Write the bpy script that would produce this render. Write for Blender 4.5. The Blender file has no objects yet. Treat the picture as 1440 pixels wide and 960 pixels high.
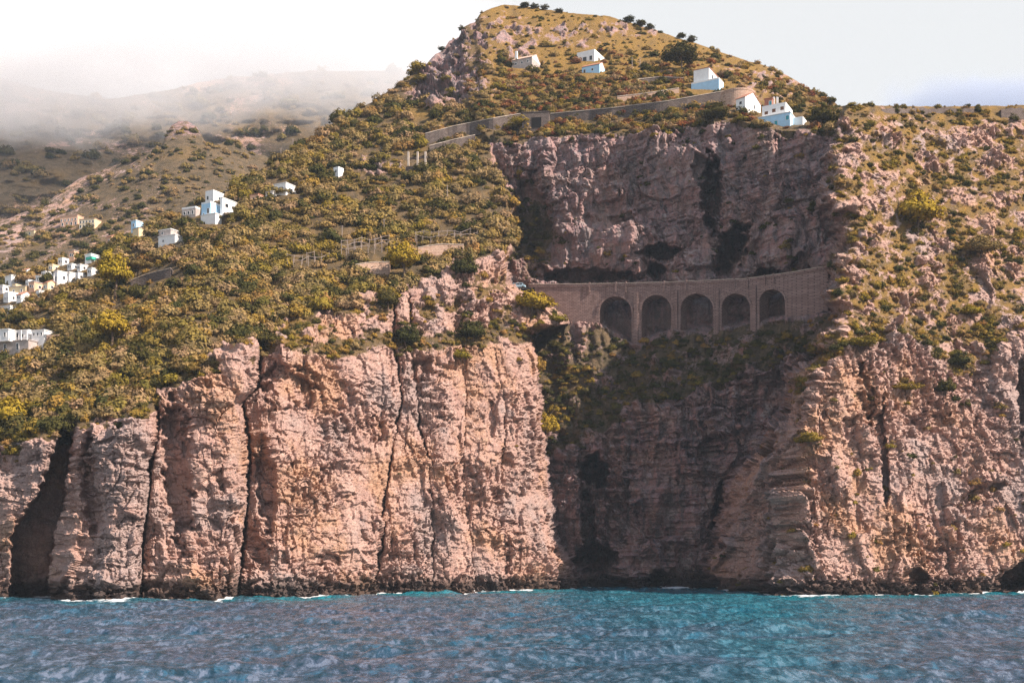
import bpy, bmesh, math, random
import numpy as np
from mathutils import Vector, Matrix

# ------------------------------------------------------------------ camera, sky, sun, exposure
scene = bpy.context.scene
FPX, HOR, CAMH = 1650.0, 788.0, 12.0          # focal length in photo pixels, horizon row, camera height (m)
cam_data = bpy.data.cameras.new('camera')
cam = bpy.data.objects.new('camera', cam_data)
scene.collection.objects.link(cam)
cam_data.sensor_width = 36.0
cam_data.lens = 36.0 * FPX / 1440.0
cam_data.shift_y = (HOR - 480.0) / 1440.0
cam_data.clip_start = 0.5
cam_data.clip_end = 30000.0
cam.location = (0, 0, CAMH)
cam.rotation_euler = (math.radians(90), 0, 0)
scene.camera = cam

SUN_DIR = Vector((0.70, -0.34, 0.64)).normalized()      # towards the sun
SUN_EL = math.asin(SUN_DIR.z)
SUN_AZ = math.atan2(SUN_DIR.x, SUN_DIR.y)

world = bpy.data.worlds.new('World')
scene.world = world
world.use_nodes = True
wn, wl = world.node_tree.nodes, world.node_tree.links
wn.clear()
w_out = wn.new('ShaderNodeOutputWorld')
w_bg = wn.new('ShaderNodeBackground')
w_bg.inputs['Strength'].default_value = 0.1
w_sky = wn.new('ShaderNodeTexSky')
w_sky.sky_type = 'NISHITA'
w_sky.sun_disc = False
w_sky.sun_elevation = SUN_EL
w_sky.sun_rotation = SUN_AZ
w_sky.air_density = 1.0
w_sky.dust_density = 1.0
w_tc = wn.new('ShaderNodeTexCoord')
w_sep = wn.new('ShaderNodeSeparateXYZ')
w_map = wn.new('ShaderNodeMapRange')                     # thin white overcast low down, thinning overhead
w_map.interpolation_type = 'SMOOTHSTEP'
w_map.inputs['From Min'].default_value = 0.43
w_map.inputs['From Max'].default_value = 0.66
w_map.inputs['To Min'].default_value = 1.0
w_map.inputs['To Max'].default_value = 0.0
w_mix = wn.new('ShaderNodeMix')
w_mix.data_type = 'RGBA'
w_mix.inputs[7].default_value = (4.45, 4.5, 4.55, 1)
wl.new(w_tc.outputs['Generated'], w_sep.inputs[0])
wl.new(w_sep.outputs['Z'], w_map.inputs['Value'])
wl.new(w_map.outputs['Result'], w_mix.inputs[0])
wl.new(w_sky.outputs[0], w_mix.inputs[6])
wl.new(w_mix.outputs[2], w_bg.inputs['Color'])
wl.new(w_bg.outputs[0], w_out.inputs['Surface'])

sun_data = bpy.data.lights.new('sun', 'SUN')
sun_data.energy = 5.0
sun_data.angle = math.radians(0.53)
sun_data.color = (1.0, 0.86, 0.75)
sun = bpy.data.objects.new('sun', sun_data)
scene.collection.objects.link(sun)
sun.rotation_euler = SUN_DIR.to_track_quat('Z', 'Y').to_euler()
sun.location = (300, -100, 400)

vs = scene.view_settings
vs.view_transform = 'Standard'
vs.look = 'None'
vs.exposure = 0.95
vs.gamma = 1.0
vs.use_curve_mapping = False
scene.cycles.use_denoising = True
scene.cycles.denoiser = 'OPENIMAGEDENOISE'
scene.cycles.denoising_prefilter = 'NONE'
scene.cycles.sample_clamp_indirect = 3.0
scene.cycles.sample_clamp_direct = 8.0
scene.cycles.max_bounces = 8
scene.cycles.diffuse_bounces = 3
scene.cycles.glossy_bounces = 2
scene.cycles.transmission_bounces = 2
scene.cycles.volume_bounces = 4
scene.cycles.transparent_max_bounces = 8

# ------------------------------------------------------------------ helpers
COL = scene.collection
rng = np.random.default_rng(7)
random.seed(7)

def at(px, py, Y):
    """A photo pixel at distance Y (m) as a world point."""
    return Vector(((px - 720.0) / FPX * Y, Y, CAMH + (HOR - py) / FPX * Y))

def tag(o, label=None, cat=None, group=None, kind=None):
    if label: o['label'] = label
    if cat: o['category'] = cat
    if group: o['group'] = group
    if kind: o['kind'] = kind
    return o

def mesh_obj(name, verts, faces, mat=None, parent=None, smooth=False):
    me = bpy.data.meshes.new(name)
    me.from_pydata([tuple(v) for v in verts], [], faces)
    if mat: me.materials.append(mat)
    if smooth: me.polygons.foreach_set('use_smooth', [True] * len(me.polygons))
    me.update()
    o = bpy.data.objects.new(name, me)
    COL.objects.link(o)
    if parent: o.parent = parent
    return o

def empty(name, loc, rz=0.0):
    o = bpy.data.objects.new(name, None)
    o.empty_display_size = 1.0
    o.location = loc
    o.rotation_euler = (0, 0, rz)
    COL.objects.link(o)
    return o

def grid_mesh(name, pts, mat, attrs=None, face_mask=None, smooth=True):
    """pts: (rows, cols, 3) array -> smooth quad sheet with float point attributes."""
    R, C, _ = pts.shape
    idx = np.arange(R * C, dtype=np.int32).reshape(R, C)
    q = np.stack([idx[:-1, :-1], idx[:-1, 1:], idx[1:, 1:], idx[1:, :-1]], -1).reshape(-1, 4)
    co = pts.reshape(-1, 3).astype(np.float32)
    if face_mask is not None:
        q = q[face_mask.reshape(-1)]
        used, inv = np.unique(q, return_inverse=True)
        q = inv.reshape(-1, 4).astype(np.int32)
        co = co[used]
        attrs = {k: v.reshape(-1)[used] for k, v in (attrs or {}).items()}
    me = bpy.data.meshes.new(name)
    me.vertices.add(len(co)); me.vertices.foreach_set('co', co.reshape(-1))
    me.loops.add(q.size); me.loops.foreach_set('vertex_index', q.reshape(-1))
    me.polygons.add(len(q))
    me.polygons.foreach_set('loop_start', np.arange(0, q.size, 4, dtype=np.int32))
    me.polygons.foreach_set('loop_total', np.full(len(q), 4, dtype=np.int32))
    me.polygons.foreach_set('use_smooth', np.full(len(q), smooth, dtype=bool))
    for k, v in (attrs or {}).items():
        a = me.attributes.new(k, 'FLOAT', 'POINT')
        a.data.foreach_set('value', np.ascontiguousarray(v.reshape(-1), dtype=np.float32))
    me.materials.append(mat)
    me.update(calc_edges=True)
    o = bpy.data.objects.new(name, me)
    COL.objects.link(o)
    return o

# ---- vectorised noise
_perm = rng.permutation(256).astype(np.int32)
_perm = np.concatenate([_perm, _perm, _perm])
_ga = rng.uniform(0, 2 * np.pi, 256)
_gz = rng.uniform(-1, 1, 256)
_g3 = np.stack([np.cos(_ga) * np.sqrt(1 - _gz**2), np.sin(_ga) * np.sqrt(1 - _gz**2), _gz], -1).astype(np.float32)
_g2x, _g2y = np.cos(_ga).astype(np.float32), np.sin(_ga).astype(np.float32)
_rnd = rng.random((256, 4)).astype(np.float32)

def perlin(x, y, z=None):
    x = np.asarray(x, np.float32); y = np.asarray(y, np.float32)
    if z is None:
        xi, yi = np.floor(x).astype(np.int32), np.floor(y).astype(np.int32)
        xf, yf = x - xi, y - yi
        xi &= 255; yi &= 255
        u, v = xf * xf * xf * (xf * (xf * 6 - 15) + 10), yf * yf * yf * (yf * (yf * 6 - 15) + 10)
        a, b = _perm[xi], _perm[xi + 1]
        c = []
        for h, dx in ((a, 0), (b, 1)):
            for dy in (0, 1):
                k = _perm[h + yi + dy]
                c.append(_g2x[k] * (xf - dx) + _g2y[k] * (yf - dy))
        return 1.5 * ((1 - u) * ((1 - v) * c[0] + v * c[1]) + u * ((1 - v) * c[2] + v * c[3]))
    z = np.asarray(z, np.float32)
    xi, yi, zi = np.floor(x).astype(np.int32), np.floor(y).astype(np.int32), np.floor(z).astype(np.int32)
    xf, yf, zf = x - xi, y - yi, z - zi
    xi &= 255; yi &= 255; zi &= 255
    u, v, w = (t * t * t * (t * (t * 6 - 15) + 10) for t in (xf, yf, zf))
    out = 0
    for dx in (0, 1):
        wx = u if dx else 1 - u
        a = _perm[xi + dx]
        for dy in (0, 1):
            wy = v if dy else 1 - v
            b = _perm[a + yi + dy]
            for dz in (0, 1):
                wz = w if dz else 1 - w
                g = _g3[_perm[b + zi + dz]]
                out = out + wx * wy * wz * (g[..., 0] * (xf - dx) + g[..., 1] * (yf - dy) + g[..., 2] * (zf - dz))
    return out * 1.5

def fbm(x, y, z=None, octv=4, gain=0.5, ridged=False):
    amp, f, s, tot = 1.0, 1.0, 0, 0
    for i in range(octv):
        n = perlin(x * f + 17.3 * i, y * f + 5.1 * i, None if z is None else z * f)
        if ridged: n = 1 - 2 * np.abs(n)
        s = s + amp * n; tot += amp; amp *= gain; f *= 2.03
    return s / tot

def blocks(u, v, jitter=0.9):
    """2-D cells: per-cell random facet height, and distance to the cell border."""
    ui, vi = np.floor(u).astype(np.int32), np.floor(v).astype(np.int32)
    d1 = np.full(u.shape, 9.0, np.float32); d2 = d1.copy()
    h = np.zeros(u.shape, np.float32)
    for dx in (-1, 0, 1):
        for dy in (-1, 0, 1):
            cx, cy = ui + dx, vi + dy
            k = _perm[_perm[cx & 255] + (cy & 255)]
            r = _rnd[k]
            px_, py_ = cx + 0.5 + (r[..., 0] - 0.5) * jitter, cy + 0.5 + (r[..., 1] - 0.5) * jitter
            ddx, ddy = u - px_, v - py_
            d = np.maximum(np.abs(ddx), np.abs(ddy)) * 0.5 + 0.5 * np.sqrt(ddx**2 + ddy**2)
            hh = (r[..., 2] - 0.5) * 2 + (r[..., 3] - 0.5) * 2.2 * ddx + (r[..., 0] - 0.5) * 1.8 * ddy
            near = d < d1
            d2 = np.where(near, d1, np.minimum(d2, d))
            h = np.where(near, hh, h)
            d1 = np.where(near, d, d1)
    return h, d2 - d1

def line(px, pts):
    xs, ys = zip(*pts)
    return np.interp(px, xs, ys)

def sstep(a, b, x):
    t = np.clip((x - a) / (b - a), 0, 1)
    return t * t * (3 - 2 * t)

# ------------------------------------------------------------------ node material helpers
def new_mat(name):
    m = bpy.data.materials.new(name)
    m.use_nodes = True
    nt = m.node_tree
    nt.nodes.clear()
    out = nt.nodes.new('ShaderNodeOutputMaterial')
    return m, nt, out

class N:
    """Small wrapper to write node graphs briefly."""
    def __init__(s, nt): s.nt = nt
    def node(s, t, **kw):
        n = s.nt.nodes.new(t)
        for k, v in kw.items(): setattr(n, k, v)
        return n
    def link(s, a, b): s.nt.links.new(a, b)
    def put(s, sock, v):
        if isinstance(v, bpy.types.NodeSocket): s.link(v, sock)
        else: sock.default_value = v
    def math(s, op, a, b=0.0, clamp=False):
        n = s.node('ShaderNodeMath', operation=op, use_clamp=clamp)
        s.put(n.inputs[0], a); s.put(n.inputs[1], b)
        return n.outputs[0]
    def mix(s, f, a, b, blend='MIX'):
        n = s.node('ShaderNodeMix', data_type='RGBA', blend_type=blend)
        s.put(n.inputs[0], f)
        s.put(n.inputs[6], a if isinstance(a, bpy.types.NodeSocket) else (*a, 1))
        s.put(n.inputs[7], b if isinstance(b, bpy.types.NodeSocket) else (*b, 1))
        return n.outputs[2]
    def ramp(s, v, lo, hi):
        n = s.node('ShaderNodeMapRange', interpolation_type='SMOOTHSTEP')
        s.put(n.inputs['Value'], v)
        n.inputs['From Min'].default_value = lo; n.inputs['From Max'].default_value = hi
        return n.outputs[0]
    def noise(s, vec, scale, detail=4.0, rough=0.55, dist=0.0):
        n = s.node('ShaderNodeTexNoise')
        s.put(n.inputs['Vector'], vec)
        n.inputs['Scale'].default_value = scale; n.inputs['Detail'].default_value = detail
        n.inputs['Roughness'].default_value = rough; n.inputs['Distortion'].default_value = dist
        return n.outputs[0]
    def scaled(s, vec, sc):
        n = s.node('ShaderNodeVectorMath', operation='MULTIPLY')
        s.put(n.inputs[0], vec); n.inputs[1].default_value = sc
        return n.outputs[0]
    def attr(s, name):
        return s.node('ShaderNodeAttribute', attribute_name=name).outputs['Fac']
    def pos(s): return s.node('ShaderNodeNewGeometry').outputs['Position']
    def bump(s, h, strength, dist, normal=None):
        n = s.node('ShaderNodeBump')
        s.put(n.inputs['Height'], h)
        n.inputs['Strength'].default_value = strength; n.inputs['Distance'].default_value = dist
        if normal: s.link(normal, n.inputs['Normal'])
        return n.outputs[0]

def simple_mat(name, col, rough=0.8, var=0.12, scale=1.5, spec=0.2, bump=0.0):
    m, nt, out = new_mat(name); g = N(nt)
    tc = g.node('ShaderNodeTexCoord').outputs['Object']
    f = g.noise(tc, scale, 5, 0.65)
    f2 = g.noise(g.scaled(tc, (1, 1, 0.15)), scale * 2.2, 3, 0.6)
    c = g.mix(g.math('MULTIPLY', g.ramp(f, 0.35, 0.7), 1.0), tuple(x * (1 - var) for x in col), tuple(min(x * (1 + var), 0.95) for x in col))
    c = g.mix(g.math('MULTIPLY', g.ramp(f2, 0.55, 0.8), var * 1.5), c, tuple(x * 0.55 for x in col))
    b = g.node('ShaderNodeBsdfPrincipled')
    g.link(c, b.inputs['Base Color'])
    b.inputs['Roughness'].default_value = rough
    b.inputs['Specular IOR Level'].default_value = spec
    if bump: g.link(g.bump(f, 0.6, bump), b.inputs['Normal'])
    g.link(b.outputs[0], out.inputs[0])
    return m

def land_material(name='limestone_hillside'):
    m, nt, out = new_mat(name); g = N(nt)
    p = g.pos()
    veg, dry, wet, pink = g.attr('veg'), g.attr('dry'), g.attr('wet'), g.attr('pink')
    n_big = g.noise(p, 0.035, 4, 0.6)
    n_mid = g.noise(p, 0.16, 5, 0.65, 0.6)
    n_fine = g.noise(p, 0.75, 6, 0.72)
    n_tiny = g.noise(p, 2.6, 4, 0.7)
    n_vert = g.noise(g.scaled(p, (0.30, 0.30, 0.035)), 1.0, 5, 0.65, 0.4)
    # rock: warm pinkish limestone with ochre and grey patches, vertical stains
    rock = g.mix(g.ramp(n_mid, 0.32, 0.68), (0.43, 0.262, 0.218), (0.72, 0.48, 0.395))
    rock = g.mix(g.math('MULTIPLY', g.ramp(n_big, 0.50, 0.66), 0.75), rock, (0.58, 0.33, 0.19))
    rock = g.mix(g.math('MULTIPLY', g.ramp(n_big, 0.50, 0.34), 0.75), rock, (0.44, 0.35, 0.33))
    rock = g.mix(g.math('MULTIPLY', g.ramp(n_vert, 0.57, 0.74), 0.45), rock, (0.15, 0.10, 0.085))
    shade_rock = g.mix(g.ramp(n_vert, 0.40, 0.60), (0.42, 0.245, 0.245), (0.16, 0.145, 0.165))  # darker, cooler gorge rock: part of its shade is painted into this colour
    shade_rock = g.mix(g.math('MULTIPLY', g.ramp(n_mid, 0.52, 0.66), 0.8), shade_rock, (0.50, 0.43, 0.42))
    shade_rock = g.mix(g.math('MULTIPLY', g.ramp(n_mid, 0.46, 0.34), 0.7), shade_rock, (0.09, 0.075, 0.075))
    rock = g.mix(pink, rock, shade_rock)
    rock = g.mix(g.math('MULTIPLY', g.ramp(n_fine, 0.54, 0.74), 0.42), rock, (0.16, 0.105, 0.085))
    rock = g.mix(g.math('MULTIPLY', g.ramp(n_tiny, 0.50, 0.68), 0.5), rock, (0.72, 0.54, 0.44))
    wrp = g.node('ShaderNodeVectorMath', operation='ADD')
    nzv = g.node('ShaderNodeTexNoise'); g.put(nzv.inputs['Vector'], p); nzv.inputs['Scale'].default_value = 0.25; nzv.inputs['Detail'].default_value = 3
    g.put(wrp.inputs[0], p); g.put(wrp.inputs[1], g.scaled(nzv.outputs['Color'], (5.0, 5.0, 5.0)))
    for sc_, wd, am in (((0.10, 0.10, 0.22), 0.035, 0.62), ((0.30, 0.30, 0.16), 0.05, 0.5), ((0.5, 0.5, 0.62), 0.07, 0.35)):
        vj = g.node('ShaderNodeTexVoronoi', feature='DISTANCE_TO_EDGE')
        g.put(vj.inputs['Vector'], g.scaled(wrp.outputs[0], sc_))
        jl = g.math('MULTIPLY', g.ramp(vj.outputs['Distance'], wd, 0.0), g.math('MULTIPLY', g.ramp(n_mid, 0.40, 0.55), am))
        rock = g.mix(jl, rock, (0.10, 0.065, 0.055))
    # soil, grass and dry scrub
    soil = g.mix(g.ramp(n_mid, 0.35, 0.65), (0.095, 0.072, 0.045), (0.19, 0.13, 0.075))
    soil = g.mix(g.math('MULTIPLY', g.ramp(n_fine, 0.45, 0.65), 0.7), soil, (0.045, 0.042, 0.015))
    gold = g.mix(g.ramp(n_fine, 0.35, 0.65), (0.21, 0.14, 0.03), (0.36, 0.20, 0.055))
    soil = g.mix(dry, soil, gold)
    edge = g.math('ADD', g.math('SUBTRACT', veg, 0.5), g.math('MULTIPLY', g.math('SUBTRACT', n_mid, 0.5), 1.6))
    edge = g.math('ADD', edge, g.math('MULTIPLY', g.math('SUBTRACT', n_fine, 0.5), 1.0))
    vf = g.ramp(edge, -0.08, 0.14)
    col = g.mix(vf, rock, soil)
    col = g.mix(wet, col, (0.035, 0.026, 0.022))
    h = g.math('ADD', g.math('MULTIPLY', n_fine, 0.7), g.math('MULTIPLY', n_tiny, 0.3))
    vor = g.node('ShaderNodeTexVoronoi', feature='DISTANCE_TO_EDGE')
    g.put(vor.inputs['Vector'], g.scaled(p, (0.45, 0.45, 0.55)))
    crack = g.ramp(vor.outputs['Distance'], 0.0, 0.07)
    h = g.math('ADD', h, g.math('MULTIPLY', crack, 0.28))
    b = g.node('ShaderNodeBsdfPrincipled')
    g.link(col, b.inputs['Base Color'])
    b.inputs['Roughness'].default_value = 0.9
    b.inputs['Specular IOR Level'].default_value = 0.15
    g.link(g.bump(h, 1.0, 0.8), b.inputs['Normal'])
    g.link(b.outputs[0], out.inputs[0])
    return m

# ------------------------------------------------------------------ land: relief from waterline to skyline
NC, NR = 1230, 620
PX0, PX1 = -190.0, 1680.0
colpx = np.linspace(PX0, PX1, NC)
SKY = [(-90, 425), (0, 398), (60, 376), (145, 345), (200, 322), (240, 302), (290, 280), (330, 262), (380, 230), (430, 196), (480, 168),
       (520, 145), (560, 119), (578, 106), (590, 99), (600, 90), (612, 76), (624, 71), (631, 59), (645, 53), (651, 38), (668, 31), (675, 19), (690, 12), (705, 8), (730, 8), (760, 12),
       (800, 18), (850, 22), (880, 30), (920, 42), (950, 52), (980, 62), (1040, 82), (1085, 96), (1110, 108), (1130, 120), (1150, 132),
       (1166, 141), (1180, 149), (1230, 148), (1300, 150), (1380, 149), (1440, 148), (1530, 150)]
sky_py = line(colpx, SKY)
sky_py = sky_py + 2.2 * fbm(colpx / 22.0, colpx * 0 + 3.3, octv=4)

def sheet(px, py, lines):
    """Depth from knot lines (py(px), Y(px)) listed from the water upwards, planar (linear in 1/Y) between them."""
    out = np.zeros_like(py)
    prev = None
    for pl, yl in lines:
        a, b = pl(px), yl(px)
        if prev is None:
            out[:] = 1.0 / b
        else:
            pa, pb = prev
            t = np.clip((pa - py) / np.maximum(pa - a, 0.5), 0, 1)
            out = np.where(py < pa, (1 - t) / pb + t / b, out)
        prev = (a, b)
    return 1.0 / out

L = lambda pts: (lambda px: line(px, pts))
YwA = [(-90, 410), (0, 404), (100, 386), (200, 392), (330, 418), (540, 462), (700, 492), (812, 522), (900, 535)]
YwG = [(600, 560), (780, 552), (900, 552), (1000, 548), (1100, 535), (1300, 520)]
YwR = [(900, 545), (1000, 520), (1050, 482), (1092, 434), (1130, 428), (1250, 440), (1350, 455), (1440, 468), (1530, 480)]
wl_py = lambda pts: (lambda px: HOR + CAMH * FPX / line(px, pts))
YV = [(600, 622), (690, 612), (765, 604), (850, 594), (940, 581), (1050, 561), (1120, 544), (1152, 535), (1250, 515)]
YSKY = [(-90, 640), (0, 650), (240, 640), (330, 640), (430, 690), (560, 760), (650, 815), (720, 850), (800, 840), (900, 820), (1000, 790),
        (1100, 765), (1180, 740), (1300, 730)]
skyl = L(SKY)
CTp = [(-90, 640), (0, 618), (60, 600), (105, 592), (150, 585), (215, 560), (270, 505), (330, 482), (380, 470), (450, 430), (560, 400), (650, 360), (690, 352), (720, 356), (850, 380)]
CTy = [(-90, 424), (0, 420), (100, 404), (215, 412), (330, 452), (450, 496), (560, 522), (650, 548), (700, 560), (850, 585)]
C1p = [(-90, 652), (0, 630), (60, 612), (105, 604), (150, 597), (215, 573), (270, 520), (330, 492), (380, 480), (450, 452), (520, 432), (560, 424), (600, 408), (650, 378), (690, 366), (715, 378), (740, 420), (850, 450)]
C1y = [(-90, 418), (0, 413), (100, 397), (215, 406), (330, 442), (380, 458), (450, 480), (560, 508), (650, 536), (700, 548), (740, 552), (850, 562)]
VB = [(600, 440), (765, 450), (843, 456), (893, 488), (945, 468), (1010, 464), (1062, 457), (1110, 448), (1152, 442), (1250, 430)]
RD = [(600, 405), (765, 403), (850, 402), (940, 400), (1050, 395), (1120, 385), (1152, 379), (1250, 370)]
sheetA = [(wl_py(YwA), L(YwA)), (L(C1p), L(C1y)), (L(CTp), L(CTy)), (skyl, L(YSKY))]
yv = L(YV)
sheetG = [(wl_py(YwG), L(YwG)),
          (L([(600, 640), (780, 628), (850, 600), (900, 560), (950, 545), (1000, 540), (1060, 520), (1130, 490), (1250, 480)]),
           L([(600, 572), (780, 566), (850, 562), (950, 558), (1050, 545), (1130, 526), (1250, 505)])),
          (L(VB), lambda px: yv(px) - 2.0),
          (lambda px: line(px, VB) - 9, lambda px: yv(px) + 17),
          (L(RD), lambda px: yv(px) + 14),
          (L([(600, 200), (690, 190), (720, 196), (800, 192), (900, 186), (960, 178), (1040, 170), (1100, 184), (1150, 184), (1250, 175)]),
           L([(600, 650), (690, 648), (800, 634), (900, 615), (1000, 592), (1100, 566), (1180, 546), (1250, 530)])),
          (skyl, L(YSKY))]
sheetR = [(wl_py(YwR), L(YwR)),
          (L([(900, 620), (1000, 610), (1100, 590), (1180, 500), (1250, 470), (1300, 500), (1350, 540), (1400, 500), (1440, 470), (1530, 450)]),
           L([(900, 545), (1000, 528), (1060, 498), (1096, 468), (1135, 454), (1180, 456), (1250, 478), (1350, 490), (1440, 502), (1530, 512)])),
          (L([(900, 430), (1100, 420), (1180, 400), (1250, 400), (1350, 400), (1440, 390), (1530, 380)]),
           L([(900, 470), (1100, 460), (1180, 470), (1250, 502), (1350, 524), (1440, 536), (1530, 545)])),
          (L([(900, 250), (1180, 250), (1300, 262), (1440, 252), (1530, 250)]), L([(900, 480), (1180, 498), (1300, 556), (1440, 580), (1530, 590)])),
          (skyl, L([(900, 540), (1180, 552), (1300, 612), (1440, 636), (1530, 645)]))]
EDGE_A = [(-50, 640), (150, 660), (170, 668), (190, 680), (215, 692), (240, 702), (270, 716), (300, 722), (330, 726), (350, 720), (380, 707), (400, 712),
          (412, 735), (428, 768), (446, 794), (456, 798), (464, 764), (472, 750), (520, 756), (600, 763), (690, 767), (740, 777), (790, 801), (812, 808), (835, 815), (900, 815)]
EDGE_R = [(-50, 1176), (150, 1176), (190, 1186), (225, 1168), (255, 1156), (290, 1176), (340, 1184), (400, 1166), (440, 1172), (480, 1146), (520, 1124), (560, 1110), (600, 1096),
          (640, 1062), (700, 1024), (780, 1006), (835, 996), (900, 996)]
CR = [[(560, 112), (600, 105), (640, 100), (720, 90), (760, 78), (840, 74)],
      [(540, 226), (560, 218), (600, 222), (640, 211), (700, 206), (760, 200), (840, 196)],
      [(470, 362), (500, 364), (545, 360), (565, 340), (600, 346), (650, 348), (720, 345), (780, 340), (840, 331)],
      [(470, 552), (510, 556), (560, 562), (600, 555), (660, 545), (720, 536), (780, 532), (840, 531)],
      [(470, 575), (540, 584), (600, 590), (650, 602), (680, 600), (740, 608), (840, 609)],
      [(470, 640), (560, 655), (600, 652), (640, 648), (700, 652), (840, 668)],
      [(470, 690), (560, 704), (600, 707), (640, 706), (700, 700), (760, 705), (840, 716)]]
SAW = [(18, .62), (30, .80), (13, .22), (4, .6), (5, .4), (4, .5), (3, .3)]     # projection (m) and crest of each buttress, right of its crack
CAVES = [(835, 663, 25, 26, 40, 20), (826, 735, 13, 62, 14, 4), (840, 786, 32, 26, 30, 0), (1012, 715, 9, 46, 16, -12), (925, 815, 18, 13, 18, 0),
         (1003, 275, 18, 58, 26, 0), (930, 356, 32, 13, 24, 0), (1030, 352, 24, 44, 30, -28), (924, 382, 15, 14, 24, 0), (1082, 388, 26, 12, 18, 0), (830, 388, 75, 12, 20, 0),
         (1424, 812, 30, 20, 22, 30), (1284, 815, 20, 20, 9, 0), (985, 240, 13, 24, 8, 0), (1240, 640, 7, 90, 7, 3), (1436, 560, 9, 60, 10, 0), (760, 385, 18, 12, 8, 0),
         (405, 545, 46, 34, 6, -20), (250, 660, 24, 120, 7, 4), (375, 690, 16, 70, 5, 3), (130, 690, 16, 80, 6, 4), (455, 790, 26, 16, 4, 0), (590, 520, 20, 22, 4, 0), (690, 590, 8, 30, 4, 0), (470, 600, 20, 26, 3.5, 10), (1300, 600, 40, 18, 5, 20), (1370, 700, 46, 16, 6, 25), (1215, 560, 10, 60, 6, 10), (870, 310, 14, 10, 4, 0), (1130, 380, 20, 26, 7, 0), (745, 300, 34, 60, 10, 0)]

def base_depth(px, py):
    A = sheet(px, py, sheetA); G = sheet(px, py, sheetG); R = sheet(px, py, sheetR)
    eA = line(py, EDGE_A) + 5 * perlin(py / 19.0, px / 60.0 + 1.7) + 3 * perlin(py / 7.0, px / 12.0 + 9.7)
    eR = line(py, EDGE_R) + 15 * perlin(py / 27.0, px / 80.0 + 4.2) + 8 * perlin(py / 9.0, px / 16.0 + 2.2)
    # left headland: buttresses parted by cracks, rounded right flank
    cl = sstep(-12, 20, py - line(px, C1p) + 10 + 22 * fbm(px / 30.0, py / 26.0, octv=3))
    off = np.zeros_like(px)
    xs = [line(py, c) + 2.5 * perlin(py / 9.0, py * 0 + 3.1 * i) + 1.2 * perlin(py / 3.3, py * 0 + i) for i, c in enumerate(CR)]
    lo, hi = [x for x in xs], xs[1:] + [line(py, EDGE_A) + 4]
    for i, (amp, pk) in enumerate(SAW):
        s = (px - lo[i]) / np.maximum(hi[i] - lo[i], 4)
        b = np.where(s < pk, (np.clip(s, 0, 1) / pk) ** 0.85, 1 - 0.55 * np.clip((s - pk) / (1 - pk), 0, 1) ** 3)
        off = np.where((s >= 0) & (s < 1), -amp * b, off)
    off = np.where(px < xs[0], -10 * sstep(-60, 0, px) * (1 - 0.5 * sstep(40, 90, px)), off)
    for x, dep, w in zip(xs, (3, 11, 10, 8, 4.5, 1.2, 2.0), (4, 2.6, 3.2, 2.2, 1.6, 1.4, 1.6)):
        off = off + dep * np.clip(0.8 + 1.1 * perlin(py / 40.0, x * 0 + w * 7.7), 0.15, 1.3) * np.exp(-((px - x) / w) ** 2)
    gl = line(py, [(560, 100), (590, 88), (640, 74), (690, 58), (730, 30), (760, 18), (840, 12)])
    gr = xs[0]
    gul = sstep(-3, 5, px - gl - 4 * perlin(py / 8.0, py * 0)) * sstep(-3, 3, gr - px) * sstep(575, 605, py)
    off = off + 30 * gul
    A = A + off * cl
    lg = line(px, [(330, 470), (380, 478), (450, 488), (560, 480), (650, 478), (720, 470), (760, 470)])
    A = A - 4.5 * sstep(-26, 8, py - lg - 10 * fbm(px / 30.0, py / 40.0, octv=2)) * sstep(340, 400, px)
    e = np.clip((eA - px) / 46.0, 0, 1)
    A = A + 20 * (1 - e) ** 2.2 * sstep(350, 420, py)
    mA = sstep(-4, 4, eA - px)
    er = np.clip((px - eR) / 55.0, 0, 1)
    R = R + 22 * (1 - er) ** 2.5 * sstep(860, 560, py)
    mR = sstep(-12, 12, px - eR)
    D = G * (1 - mA) + A * mA
    D = D * (1 - mR) + R * mR
    gz = (1 - mA) * (1 - mR)
    D = D + gz * sstep(120, 200, py) * sstep(0, 30, np.abs(py - line(px, VB) + 25)) * (9 * fbm(px / 75.0 + 2, py / 95.0, octv=3) + 4 * fbm(px / 26.0, py / 60.0 + 5, octv=2, ridged=True))
    for cx, cy, rx, ry, dep, ang in CAVES:
        ca, sa = math.cos(math.radians(ang)), math.sin(math.radians(ang))
        dx, dy = px - cx, py - cy
        q = np.sqrt(((dx * ca - dy * sa) / rx) ** 2 + ((dx * sa + dy * ca) / ry) ** 2)
        q = q + 0.30 * perlin(px / 13.0 + cx, py / 13.0) + 0.12 * perlin(px / 5.0 + cx, py / 5.0)
        D = D + dep * 1.15 * (1 - sstep(0.60, 1.02, q))
    return D, mA, mR, cl

tt = np.linspace(0, 1, NR)[:, None]
px2 = np.broadcast_to(colpx[None, :], (NR, NC)).astype(np.float64)
# waterline: intersect the relief with sea level (a few fixed-point steps)
wpy = np.full(NC, 831.0)
for _ in range(8):
    d, *_ = base_depth(colpx, wpy)
    wpy = 0.5 * wpy + 0.5 * (HOR + CAMH * FPX / d)
low_py = wpy + 6.0                                        # carry the rock below the water
py2 = low_py[None, :] + (sky_py - low_py)[None, :] * tt
D, mA, mR, cl = base_depth(px2, py2)
X, Z = (px2 - 720) / FPX * D, CAMH + (HOR - py2) / FPX * D
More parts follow.
